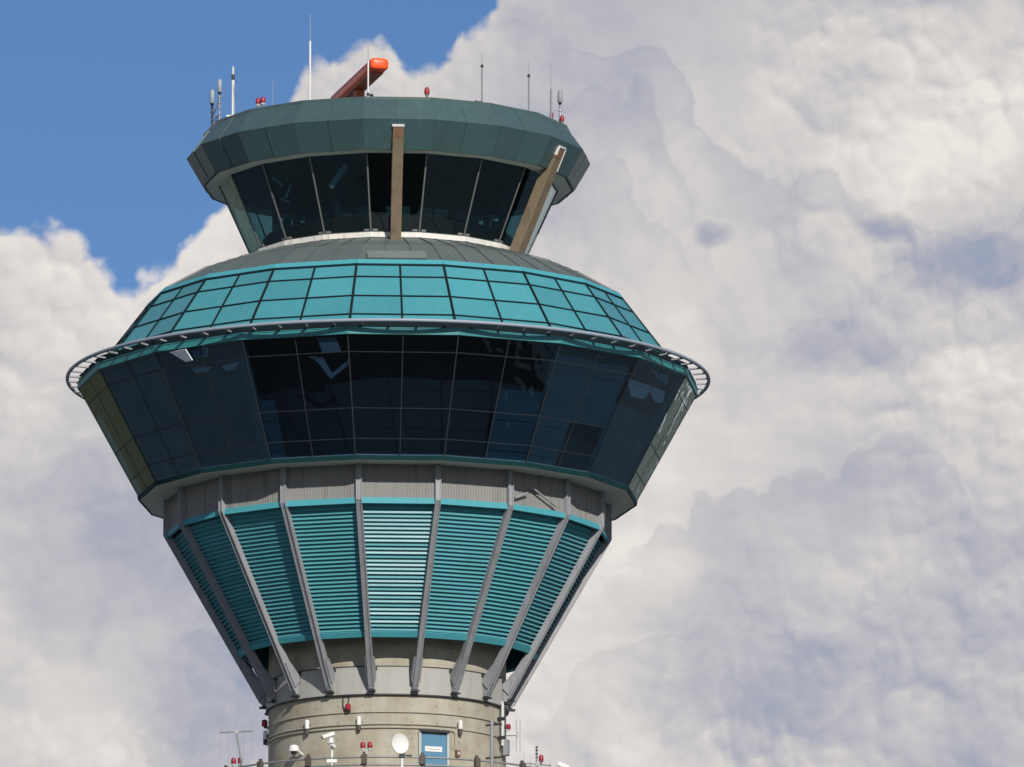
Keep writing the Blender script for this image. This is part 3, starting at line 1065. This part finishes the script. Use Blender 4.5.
# cab roof: two raking bands of patinated metal, soffit and coping
mb = MB()
ring18(mb, [(6.93, 69.37), (7.52, 70.38), (7.40, 70.38), (6.82, 69.42)])
fl_ = mb
mb = MB()
ring18(mb, [(7.522, 70.385), (6.85, 71.30), (6.70, 71.25), (7.38, 70.385)])
fu_ = mb
mb = fl_
for k in range(NF):
    for s in (0.0, 0.5):
        w_ = 0.035
        pa, pb = P3(6.93, A0 + k * STEP, 69.37), P3(6.93, A0 + (k + 1) * STEP, 69.37)
        pc_, pd = P3(7.52, A0 + k * STEP, 70.38), P3(7.52, A0 + (k + 1) * STEP, 70.38)
        a, b = pa.lerp(pb, s), pc_.lerp(pd, s)
        if s:
            mb.bar(a, b, 0.03, 0.022, (a.x, a.y, -3.5))
mb.build('lower_fascia', 'patina', tower)
mb = fu_
for k in range(NF):
    pc_, pd = P3(7.522, A0 + k * STEP, 70.385), P3(7.522, A0 + (k + 1) * STEP, 70.385)
    pa, pb = P3(6.85, A0 + k * STEP, 71.30), P3(6.85, A0 + (k + 1) * STEP, 71.30)
    for s in (0.5,):
        a, b = pc_.lerp(pd, s), pa.lerp(pb, s)
        mb.bar(a, b, 0.03, 0.022, (a.x, a.y, 5.0))
mb.build('upper_fascia', 'patina', tower)
mb = MB()
ring18(mb, [(6.28, 69.375), (6.80, 69.375), (6.80, 69.41), (6.28, 69.41)])
mb.build('cab_soffit', 'soffit', tower)
mb = MB()
ring18(mb, [(6.89, 71.25), (6.90, 71.35), (6.60, 71.36), (6.60, 71.27)])
mb.build('roof_coping', 'patina', tower)
mb = MB()
ring18(mb, [(0.05, 71.20), (6.65, 71.20), (6.65, 71.30), (0.05, 71.34)])
mb.build('roof_deck', 'slate', tower)

# two tan columns raking up in front of the cab glass into the fascia
for a, cw in ((2.7, 0.40), (60.6, 0.50)):
    lo, hi = P3(5.34, a, 66.26), P3(7.16, a, 70.20)
    t = (hi - lo).normalized()
    out_ = Vector((lo.x, lo.y, 0)).normalized()
    nn = (out_ - t * out_.dot(t)).normalized()
    cb = MB()
    cb.bar(lo - nn * 0.2, lo.lerp(hi, 0.90) - nn * 0.2, cw, 0.40, nn)
    c = cb.build('column', 'column', tower, bevel=0.025)
    hd = MB()
    hd.bar(lo.lerp(hi, 0.90) - nn * 0.2, hi - nn * 0.2, cw, 0.40, nn)
    hd.build('column_head', 'rust', c, bevel=0.02)
    cp = MB()
    cp.bar(hi - nn * 0.16, hi + t * 0.07 - nn * 0.16, 0.45, 0.38, nn)
    if a > 30:
        sdv = t.cross(nn).normalized()
        for sg in (1, -1):
            cp.bar(lo.lerp(hi, 0.80 if sg > 0 else 0.93) + sdv * 0.24 * sg - nn * 0.1, hi + sdv * 0.24 * sg - nn * 0.1, 0.05, 0.32, nn)
    cp.build('cap', 'white', c, bevel=0.01)

# conduits and cable runs clipped to the shaft
for z, rr, a0, a1 in ((49.04, 0.022, -92, 92), (48.60, 0.028, -92, 35), (48.47, 0.030, -92, 26), (48.52, 0.02, 36, 92)):
    MB().tube(circle(4.37 + rr + 0.01, z, 80, a0, a1), rr, 6).build('conduit', 'conduit', tower, True)
MB().tube([P3(4.41, 27.5, 48.47), P3(4.41, 33.0, 48.44), P3(4.41, 34.0, 48.36), P3(4.41, 34.2, 47.75)], 0.03, 6).build('conduit', 'conduit', tower, True)

# door to the gallery
dz0, dz1 = 46.09, 48.30
da0, da1 = 16.0, 29.3
mb = MB()
qd = [P3(4.41, da0, dz0), P3(4.41, da1, dz0), P3(4.41, da1, dz1), P3(4.41, da0, dz1)]
door = MB().slab(qd, 0.09).build('door', 'door', tower, bevel=0.01)
dn = qnormal(qd)
df = MB()
df.bar(on(qd, -0.04, 0) - dn * 0.1, on(qd, -0.04, 1.03) - dn * 0.1, 0.09, 0.16, dn)
df.bar(on(qd, 1.04, 0) - dn * 0.1, on(qd, 1.04, 1.03) - dn * 0.1, 0.09, 0.16, dn)
df.build('door_frame', 'frame', door, bevel=0.008)
dl = MB()
dl.bar(on(qd, -0.06, 1.035) - dn * 0.1, on(qd, 1.06, 1.035) - dn * 0.1, 0.09, 0.24, dn)
dl.build('lintel', 'dark', door, bevel=0.008)
qs = [on(qd, 0.16, 0.700) + dn * 0.012, on(qd, 0.82, 0.700) + dn * 0.012, on(qd, 0.82, 0.785) + dn * 0.012, on(qd, 0.16, 0.785) + dn * 0.012]
sg = MB().slab(qs, 0.01).build('door_sign', 'white', door)
MB().bar(on(qs, 0.06, 0.45), on(qs, 0.94, 0.45), 0.02, 0.003, dn).build('sign_line', 'steel', sg)
MB().box(on(qd, 0.9, 0.47) + dn * 0.05, (0.05, 0.06, 0.18), R(22)).build('handle', 'steel', door, bevel=0.008)


# ------------------------------------------------------------------ equipment on the roof
RZ = 71.345


def lamp_pair(loc, rz, label, group):
    t = thing('obstruction_light', label, 'warning light', loc, rz, group)
    b = MB()
    b.box((0, 0, 0.015), (0.20, 0.14, 0.03))
    b.tube([(0, 0, 0.0), (0, 0, 0.12)], 0.025)
    b.bar((-0.16, 0, 0.11), (0.16, 0, 0.11), 0.05, 0.04, (0, 0, 1))
    b.build('bracket', 'offwhite', t)
    for sx in (-1, 1):
        c = MB()
        c.tube([(sx * 0.13, 0, 0.15), (sx * 0.13, 0, 0.22)], 0.07, 10)
        lb = c.build('lamp_base', 'offwhite', t)
        d = MB()
        d.tube([(sx * 0.13, 0, 0.22), (sx * 0.13, 0, 0.27), (sx * 0.13, 0, 0.38), (sx * 0.13, 0, 0.43), (sx * 0.13, 0, 0.45)], [0.085, 0.095, 0.09, 0.06, 0.01], 12)
        d.build('lens', 'red', lb, True)
    return t


def lamp_single(loc, label, group=None, s=1.0):
    t = thing('obstruction_light', label, 'warning light', loc, 0, group)
    b = MB()
    b.tube([(0, 0, 0), (0, 0, 0.10 * s), (0, 0, 0.20 * s)], [0.03 * s, 0.035 * s, 0.085 * s], 10)
    b.build('lamp_base', 'steel', t)
    d = MB()
    d.tube([(0, 0, 0.20 * s), (0, 0, 0.26 * s), (0, 0, 0.38 * s), (0, 0, 0.45 * s), (0, 0, 0.47 * s)], [0.09 * s, 0.10 * s, 0.095 * s, 0.06 * s, 0.01], 12)
    d.build('lens', 'red', t, True)
    return t


RL = 'red warning lights on the cab roof'
lamp_pair((-4.78, -4.62, RZ), R(-45), 'double red warning light on the roof rim left of the tall thin whip antenna', RL)
lamp_single((1.32, -6.34, RZ), 'single red warning light on the roof rim right of the orange radar bar', RL)
lamp_single((5.94, -2.66, RZ), 'small red warning light at the foot of the rightmost whip antenna', RL, 0.75)
lamp_single((6.34, -1.95, RZ - 0.0), 'small red warning light under the grey tube antenna at the right roof rim', RL, 0.85)


def whip(name, loc, h, label, r0=0.03, r1=0.012, knob=None, arm=None, mat='offwhite', split=None, group='whip antennas on the cab roof'):
    t = thing(name, label, 'antenna', loc, 0, group)
    s = split if split else h * 0.6
    a = MB()
    a.tube([(0, 0, 0), (0, 0, s)], r0, 8)
    a.tube([(0, 0, 0), (0, 0, 0.06)], r0 * 2.4, 8)
    a.build('mast', mat, t, True)
    b = MB()
    b.tube([(0, 0, s), (0, 0, h)], [r1, r1 * 0.7], 6)
    b.build('whip', 'steel', t, True)
    if knob:
        k = MB()
        k.tube([(0, 0, knob - 0.06), (0, 0, knob - 0.03), (0, 0, knob + 0.03), (0, 0, knob + 0.06)], [0.03, 0.055, 0.055, 0.03], 8)
        k.build('collar', 'dark', t, True)
    if arm:
        k = MB()
        k.tube([(0, 0, 0.12), (arm, 0, 0.10)], 0.03, 6)
        k.ball((arm, 0, 0.10), 0.07)
        k.build('side_arm', 'dark', t, True)
    return t


whip('whip_antenna', (-2.96, -5.82, RZ), 3.30, 'tallest whip antenna, white below and thin dark above, left of the orange radar bar', 0.038, 0.016, split=2.3, mat='white')
whip('whip_antenna', (-4.33, -4.64, RZ), 1.05, 'short faint dark whip antenna just right of the double red warning light', 0.014, 0.010, split=0.3, mat='steel')
whip('whip_antenna', (-0.83, -6.56, RZ), 1.92, 'white whip antenna standing in front of the orange radar bar', 0.03, 0.018, knob=0.14, arm=0.13, split=1.4, mat='white')
whip('whip_antenna', (3.34, -5.49, RZ), 1.98, 'thin collared whip antenna with small foot arm, nearer the single red warning light', 0.032, 0.018, knob=1.45, arm=-0.22, split=1.45, mat='steel')
whip('whip_antenna', (5.08, -3.87, RZ), 2.0, 'thin collared whip antenna with small foot arm, between its look-alike and the rightmost whip', 0.032, 0.018, knob=1.46, arm=-0.25, split=1.46, mat='steel')
whip('whip_antenna', (5.92, -2.84, RZ), 2.2, 'rightmost whip antenna, thick lower half, beside the grey tube antenna', 0.04, 0.018, split=1.2, mat='steel')

# guyed white mast
t = thing('guyed_mast', 'white pole antenna with dark collar and slanting stays near the left roof rim', 'antenna', (-5.82, -3.26, RZ))
a = MB()
a.tube([(0, 0, 0), (0, 0, 1.45)], 0.05, 10)
a.box((-0.08, 0, 0.03), (0.32, 0.2, 0.06))
a.build('pole', 'white', t, True)
a = MB()
a.tube([(0, 0, 1.40), (0, 0, 1.60)], 0.06, 10)
a.build('collar', 'dark', t, True)
a = MB()
a.tube([(0, 0, 1.60), (0, 0, 1.86), (0, 0, 1.93)], [0.045, 0.045, 0.01], 10)
a.build('tip', 'offwhite', t, True)
for p in ((-0.75, 0.2, 0.20), (0.3, 0.3, 0.3), (0.1, -0.3, 0.02)):
    a = MB()
    a.tube([(0, 0, 1.45), p], 0.008, 5)
    a.build('stay', 'steel', t)


def panel_antenna(loc, rz, hpole, hpan, label, rungs=True, mat='rail'):
    t = thing('panel_antenna', label, 'antenna', loc, rz, 'panel antennas on the cab roof')
    a = MB()
    a.tube([(0, 0, 0), (0, 0, hpole + 0.1)], 0.035, 8)
    for i in range(5):
        z = 0.12 + i * (hpole - 0.1) / 5
        a.tube([(0, 0, z - 0.025), (0, 0, z + 0.025)], 0.062, 8)
    a.build('pole', 'steel', t, True)
    b = MB()
    b.tube([(0, 0, hpole), (0, 0, hpole + 0.03), (0, 0, hpole + hpan - 0.05), (0, 0, hpole + hpan)], [0.08, 0.095, 0.095, 0.06], 12)
    b.build('radome', mat, t, True)
    c = MB()
    c.tube([(0, 0, hpole - 0.10), (0, 0, hpole)], [0.04, 0.075], 10)
    c.build('base_cone', 'dark', t, True)
    return t


panel_antenna((-6.63, -1.16, RZ - 0.02), R(-80), 1.0, 0.52, 'outermost of two pale tube antennas at the left roof rim, the shorter one')
panel_antenna((-6.33, -2.36, RZ - 0.02), R(-70), 1.16, 0.48, 'taller pale tube antenna at the left roof rim beside the white guyed mast')
panel_antenna((6.27, -1.73, RZ - 0.02), R(75), 0.95, 0.46, 'grey tube antenna above a red warning light at the right roof rim', mat='strut')
t = thing('antenna_brace', 'light steel cross bracing between the two pale tube antennas at the left roof rim', 'bracing', (-6.5, -1.75, RZ))
a = MB()
pA, pB = Vector((-0.13, 0.59, 0)), Vector((0.17, -0.61, 0))
for z0, z1, r in ((0.30, 0.30, 0.022), (0.12, 0.12, 0.022), (0.45, 0.85, 0.026), (0.02, 0.32, 0.016), (0.32, 0.02, 0.016)):
    a.tube([pA + Vector((0, 0, z0)), pB + Vector((0, 0, z1))], r, 6)
a.build('bar', 'offwhite', t)

# orange radar bar on its pedestal
rc = Vector((-1.18, -0.10, RZ))
rd = Vector((-0.44 + 1.88, -3.2 - 2.95, 0)).normalized()            # towards the near end
t = thing('radar_antenna', 'long orange surface radar bar tilted across the cab roof', 'radar', rc)
L = 3.25
side = Vector((-rd.y, rd.x, 0))
up = Vector((0, 0, 1))
sec = []
for i in range(20):
    g = 2 * math.pi * i / 20
    c_, s_ = math.cos(g), math.sin(g)
    sec.append((0.355 * (abs(c_) ** 0.5) * (1 if c_ > 0 else -1), 0.225 * (abs(s_) ** 0.6) * (1 if s_ > 0 else -1)))
zc = 2.02
mb = MB()
o = 0
rows_ = []
for d, k in ((-L - 0.16, 0.45), (-L - 0.08, 0.82), (-L, 1.0), (L - 0.55, 1.0), (L, 1.0), (L + 0.05, 0.97), (L + 0.10, 0.88), (L + 0.13, 0.7), (L + 0.145, 0.3)):
    rows_.append(len(mb.v))
    for x_, z_ in sec:
        mb.v.append(tuple(rd * d + side * x_ * k + up * (z_ * k + zc)))
for i in range(len(rows_) - 1):
    for k in range(20):
        l = (k + 1) % 20
        mb.f.append((rows_[i] + k, rows_[i] + l, rows_[i + 1] + l, rows_[i + 1] + k))
mb.f.append(tuple(rows_[0] + k for k in range(20)))
mb.f.append(tuple(rows_[-1] + k for k in reversed(range(20))))
mb.build('antenna_bar', 'orange', t, True, angle=50)
bp_ = MB()
bp_.bar(rd * (-L + 0.1) + up * (zc - 0.28), rd * (L - 0.35) + up * (zc - 0.28), 0.50, 0.09, up)
bp_.build('spine', 'orange_dull', t, bevel=0.02)
pd_ = MB()
pd_.tube([(0, 0, 0), (0, 0, 0.9), (0, 0, 1.0), (0, 0, 1.45)], [0.30, 0.26, 0.2, 0.2], 16)
pd_.build('pedestal', 'offwhite', t, True)
gb = MB()
gb.box((0, 0, 1.56), (0.34, 0.44, 0.36), math.atan2(rd.y, rd.x) + math.pi / 2)
gb.build('gearbox', 'orange_dull', t, bevel=0.05)

# ------------------------------------------------------------------ equipment round the shaft and on the gallery railing
def wall_lamp(a, z, label):
    t = thing('wall_light', label, 'wall light', P3(4.37, a, z), R(a), 'tube wall lights on the concrete shaft')
    b = MB()
    b.tube([(0, -0.11, -0.02), (0, -0.11, 0.27), (0, -0.11, 0.30)], [0.085, 0.085, 0.05], 12)
    b.build('shade', 'white', t, True)
    c = MB()
    c.tube([(0, -0.11, -0.22), (0, -0.11, -0.02)], [0.075, 0.08], 12)
    c.build('lower_shade', 'brown', t, True)
    d = MB()
    d.box((0.0, -0.03, 0.10), (0.14, 0.06, 0.14))
    d.build('wall_plate', 'dark', t, bevel=0.005)
    return t


wall_lamp(-13.3, 48.58, 'tube wall light on the concrete shaft between the red cabled beacon and the white dish')
wall_lamp(-40.6, 48.58, 'tube wall light on the concrete shaft above the white dome camera')
wall_lamp(36.4, 48.55, 'tube wall light on the concrete shaft right of the blue door')
wall_lamp(-88.0, 48.66, 'tube wall light at the left edge of the concrete shaft')

t = thing('wall_beacon', 'red beacon with looped black cable on the concrete shaft under the collar', 'beacon', P3(4.37, -18.5, 49.12), R(-18.5))
b = MB()
b.tube([(0, -0.12, 0), (0, -0.12, 0.04), (0, -0.12, 0.19), (0, -0.12, 0.23)], [0.085, 0.10, 0.10, 0.07], 12)
b.build('lens', 'red', t, True)
b = MB()
b.box((0, -0.05, -0.03), (0.16, 0.12, 0.06))
b.build('bracket', 'brown', t)
b = MB()
pts = [(-0.02, -0.10, 0.16)]
for i in range(13):
    g = R(-20 + i * 17)
    pts.append((-0.11 + 0.11 * math.cos(g), -0.04, 0.42 + 0.15 * math.sin(g)))
pts += [(-0.22, -0.04, 0.2), (-0.17, -0.04, 0.0), (-0.17, -0.03, -0.09), (-0.08, -0.03, -0.13), (0.0, -0.03, -0.07)]
b.tube(pts, 0.020, 6)
b.build('cable_loop', 'dark', t, True)

t = thing('wall_beacon', 'dark red beacon at the left edge of the shaft above a tube wall light', 'beacon', P3(4.37, -89, 49.13), R(-89))
b = MB()
b.tube([(0, -0.14, 0), (0, -0.14, 0.04), (0, -0.14, 0.20), (0, -0.14, 0.25)], [0.09, 0.11, 0.11, 0.07], 12)
b.build('lens', 'red', t, True)
b = MB()
b.box((0, -0.07, -0.03), (0.16, 0.2, 0.06))
b.build('bracket', 'brown', t)

t = thing('call_box', 'small red box under the conduit right of the blue door', 'call box', P3(4.37, 34.3, 47.50), R(34.3))
b = MB()
b.box((0, -0.06, 0.12), (0.15, 0.12, 0.25))
b.build('casing', 'rust', t, bevel=0.01)
b = MB()
b.box((0, -0.124, 0.13), (0.09, 0.012, 0.10))
b.build('front_plate', 'offwhite', t)

t = thing('dome_camera', 'white dome camera on a short arm at the left of the shaft', 'camera', P3(4.37, -45.5, 47.62), R(-45.5))
b = MB()
b.box((0.02, -0.02, -0.05), (0.16, 0.04, 0.28))
b.tube([(0, -0.02, 0.02), (0, -0.2, 0.12), (-0.06, -0.36, 0.30)], 0.04, 8)
b.build('arm', 'white', t, True)
b = MB()
b.tube([(-0.08, -0.40, 0.12), (-0.08, -0.40, 0.22), (-0.08, -0.40, 0.34), (-0.08, -0.40, 0.38)], [0.19, 0.19, 0.15, 0.02], 14)
b.build('housing', 'white', t, True)
b = MB()
b.ball((-0.08, -0.40, 0.11), 0.12)
b.build('dome', 'dark', t, True)


def on_rail(x, z=47.09):
    return (x, -math.sqrt(RG * RG - x * x), z)


# pan-tilt camera on the railing
t = thing('surveillance_camera', 'white pan-tilt camera pointing left on a railing post', 'camera', on_rail(-2.06))
b = MB()
b.tube([(0, 0, -0.35), (0, 0, 0.40)], 0.045, 8)
b.box((0, 0, -0.14), (0.36, 0.14, 0.12))
b.build('pole', 'white', t)
b = MB()
b.box((0, -0.10, 0.44), (0.36, 0.14, 0.11), rot=Matrix.Rotation(R(35), 3, 'Y'))
b.build('arm', 'offwhite', t, bevel=0.02)
b = MB()
b.tube([(-0.03, -0.12, 0.50), (-0.03, -0.12, 0.68)], [0.11, 0.08], 12)
b.build('pan_head', 'white', t, True)
b = MB()
b.box((-0.13, -0.14, 0.77), (0.46, 0.17, 0.14), rot=Matrix.Rotation(R(-20), 3, 'Y') @ Matrix.Rotation(R(8), 3, 'Z'))
b.build('housing', 'white', t, bevel=0.03)
b = MB()
b.box((-0.32, -0.16, 0.69), (0.11, 0.13, 0.10), rot=Matrix.Rotation(R(-20), 3, 'Y'))
b.build('lens', 'dark', t, bevel=0.02)

lamp_pair(on_rail(-0.82, 47.17), R(-7), 'double red warning light on the gallery railing left of the white dish', 'red warning lights on the gallery railing')

# round white dish
t = thing('dish_antenna', 'round white dish antenna on the gallery railing left of the blue door', 'dish antenna', on_rail(0.40, 47.06))
b = MB()
seg = 28
dn_ = Matrix.Rotation(R(20), 3, 'Z') @ Matrix.Rotation(R(0), 3, 'X')
prof_d = [(0.0, 0.03), (0.15, 0.025), (0.27, 0.005), (0.315, -0.02), (0.33, 0.0), (0.32, 0.06), (0.2, 0.14), (0.0, 0.17)]
for k in range(seg):
    g = 2 * math.pi * k / seg
    for r_, d_ in prof_d:
        p = dn_ @ Vector((r_ * math.cos(g), d_, r_ * math.sin(g) * 1.12))
        b.v.append((p.x, p.y - 0.14, p.z + 0.46))
nn_ = len(prof_d)
for k in range(seg):
    l = (k + 1) % seg
    for i in range(nn_ - 1):
        b.f.append((k * nn_ + i, l * nn_ + i, l * nn_ + i + 1, k * nn_ + i + 1))
b.build('reflector', 'white', t, True)
b = MB()
b.tube([(0.06, 0.0, -0.5), (0.06, 0.0, 0.30)], 0.055, 8)
b.build('pole', 'white', t, True)
b = MB()
b.box((0.06, 0, 0.06), (0.20, 0.18, 0.18))
b.bar((0.1, 0, 0.03), (0.42, 0, 0.03), 0.05, 0.05, (0, 0, 1))
b.build('clamp', 'dark', t, bevel=0.01)


def yagi(loc, dirv, half, els, lean, mast_h, label, up_=0.42, dn=0.9, top=None):
    t = thing('yagi_antenna', label, 'antenna', loc, 0, 'yagi antennas on the gallery railing')
    d = Vector(dirv).normalized()
    ctr = Vector((lean, 0, mast_h))
    a = MB()
    a.tube([(0, 0, -0.35), ctr * 0.93], 0.035, 8)
    a.build('mast', 'steel', t, True)
    b = MB()
    b.tube([ctr - d * half, ctr + d * half], 0.022, 6)
    b.box(ctr, (0.16, 0.10, 0.14))
    b.build('boom', 'steel', t)
    for e in els:
        c = MB()
        p = ctr + d * e
        c.tube([p + Vector((0, 0, -dn)), p + Vector((0, 0, up_))], 0.007, 5)
        c.tube([p + Vector((0, 0, -0.04)), p + Vector((0, 0, 0.06))], 0.035, 6)
        c.build('element', 'steel', t)
    return t


yagi((-5.26, -4.08, 47.06), (1.0, -0.35, 0), 0.64, (-0.6, -0.3, 0.0, 0.28, 0.58), -0.28, 1.28, 'yagi antenna on a leaning mast at the left end of the gallery railing', 0.5, 1.0)
lamp_pair((-5.52, -3.92, 46.98), R(-20), 'double red warning light beside the leaning yagi mast at far left', 'red warning lights on the gallery railing')
yagi((5.36, -3.97, 47.0), (1.0, 0.6, 0), 0.6, (-0.55, -0.28, 0.0, 0.57), 0.0, 0.19, 'low yagi antenna just above the gallery railing at the right', 0.34, 0.3)
lamp_single((5.52, -3.86, 47.14), 'red warning light standing in front of the low yagi antenna at right', 'red warning lights on the gallery railing', 0.9)
t = thing('stub_antenna', 'short banded rod antenna rising behind the low yagi at right', 'antenna', (5.36, -3.75, 46.9))
b = MB()
b.tube([(0, 0, 0), (0, 0, 0.98)], 0.03, 8)
b.build('rod', 'steel', t, True)
for z in (0.55, 0.68, 0.81, 0.93):
    b = MB()
    b.tube([(0, 0, z), (0, 0, z + 0.05)], 0.045, 8)
    b.build('band', 'dark', t, True)
t = thing('bullet_camera', 'white bullet camera at the far right end of the gallery railing', 'camera', (6.42, -1.81, 47.06))
b = MB()
b.tube([(0, 0, -0.3), (0, 0, 0.32)], 0.04, 8)
b.build('bracket', 'white', t, True)
b = MB()
b.box((-0.06, -0.05, 0.38), (0.46, 0.17, 0.17), rot=Matrix.Rotation(R(25), 3, 'Y'))
b.build('housing', 'white', t, bevel=0.03)
b = MB()
b.box((0.13, -0.05, 0.28), (0.10, 0.13, 0.12), rot=Matrix.Rotation(R(25), 3, 'Y'))
b.build('lens', 'dark', t, bevel=0.02)

# white pole with clamps and the folded dipole it carries
t = thing('antenna_pole', 'slim white pole by the right edge of the shaft with dark clamps', 'pole', on_rail(3.78, 46.1))
b = MB()
b.tube([(0, 0, 0), (0, 0, 2.45)], 0.062, 10)
b.build('pole', 'strut', t, True)
for z in (1.05, 2.25):
    b = MB()
    b.bar((-0.2, 0, z), (0.35, 0.5, z + 0.12), 0.07, 0.07, (0, 0, 1))
    b.build('clamp', 'dark', t)
t = thing('riser_pipe', 'short pale pipe rising to the strut feet at the right edge of the shaft', 'pipe', P3(4.55, 68, 48.2), R(68))
b = MB()
b.tube([(0, 0, 0), (0, 0, 1.5), (0.05, 0.05, 1.62)], 0.06, 8)
b.build('pipe', 'offwhite', t, True)
b = MB()
b.box((0, 0.05, 0.3), (0.2, 0.25, 0.1))
b.box((0, 0.05, 1.0), (0.2, 0.25, 0.1))
b.build('bracket', 'dark', t)
t = thing('dipole_antenna', 'thin folded dipole loop on an arm at the right of the shaft', 'antenna', P3(4.37, 86, 48.78), 0)
b = MB()
b.tube([(-0.1, 0, 0), (0.32, 0, 0)], 0.022, 6)
b.box((0.34, 0, 0.03), (0.08, 0.06, 0.22))
b.build('arm', 'steel', t)
b = MB()
b.tube([(0.31, 0, -0.58), (0.45, 0, -0.58), (0.45, 0, 0.58), (0.31, 0, 0.58)], 0.012, 6, True)
b.build('loop', 'steel', t)
t = thing('wall_beacon', 'small red beacon by the folded dipole arm at the right edge of the shaft', 'beacon', P3(4.37, 84, 48.98), R(84))
b = MB()
b.tube([(0, -0.10, 0), (0, -0.10, 0.04), (0, -0.10, 0.16), (0, -0.10, 0.2)], [0.07, 0.09, 0.09, 0.05], 12)
b.build('lens', 'red', t, True)
b = MB()
b.box((0, -0.05, -0.03), (0.14, 0.14, 0.06))
b.build('bracket', 'offwhite', t)
t = thing('junction_box', 'grey junction box on the right edge of the concrete shaft', 'junction box', P3(4.37, 74, 47.9), R(74))
b = MB()
b.box((0, -0.09, 0.3), (0.34, 0.18, 0.6))
b.build('casing', 'strut', t, bevel=0.015)
b = MB()
b.tube([(0.05, -0.05, 0.6), (0.03, -0.05, 1.2), (0.0, -0.04, 1.7)], 0.025, 6)
b.build('cable', 'dark', t, True)

# roof equipment stands 7 cm further to the right than first measured
for o in sc.collection.objects:
    if o.parent is None and o.type == 'EMPTY' and o.location.z > 46.5 and o.get('category') not in ('beacon', 'wall light', 'pipe'):
        o.location.x += 0.07
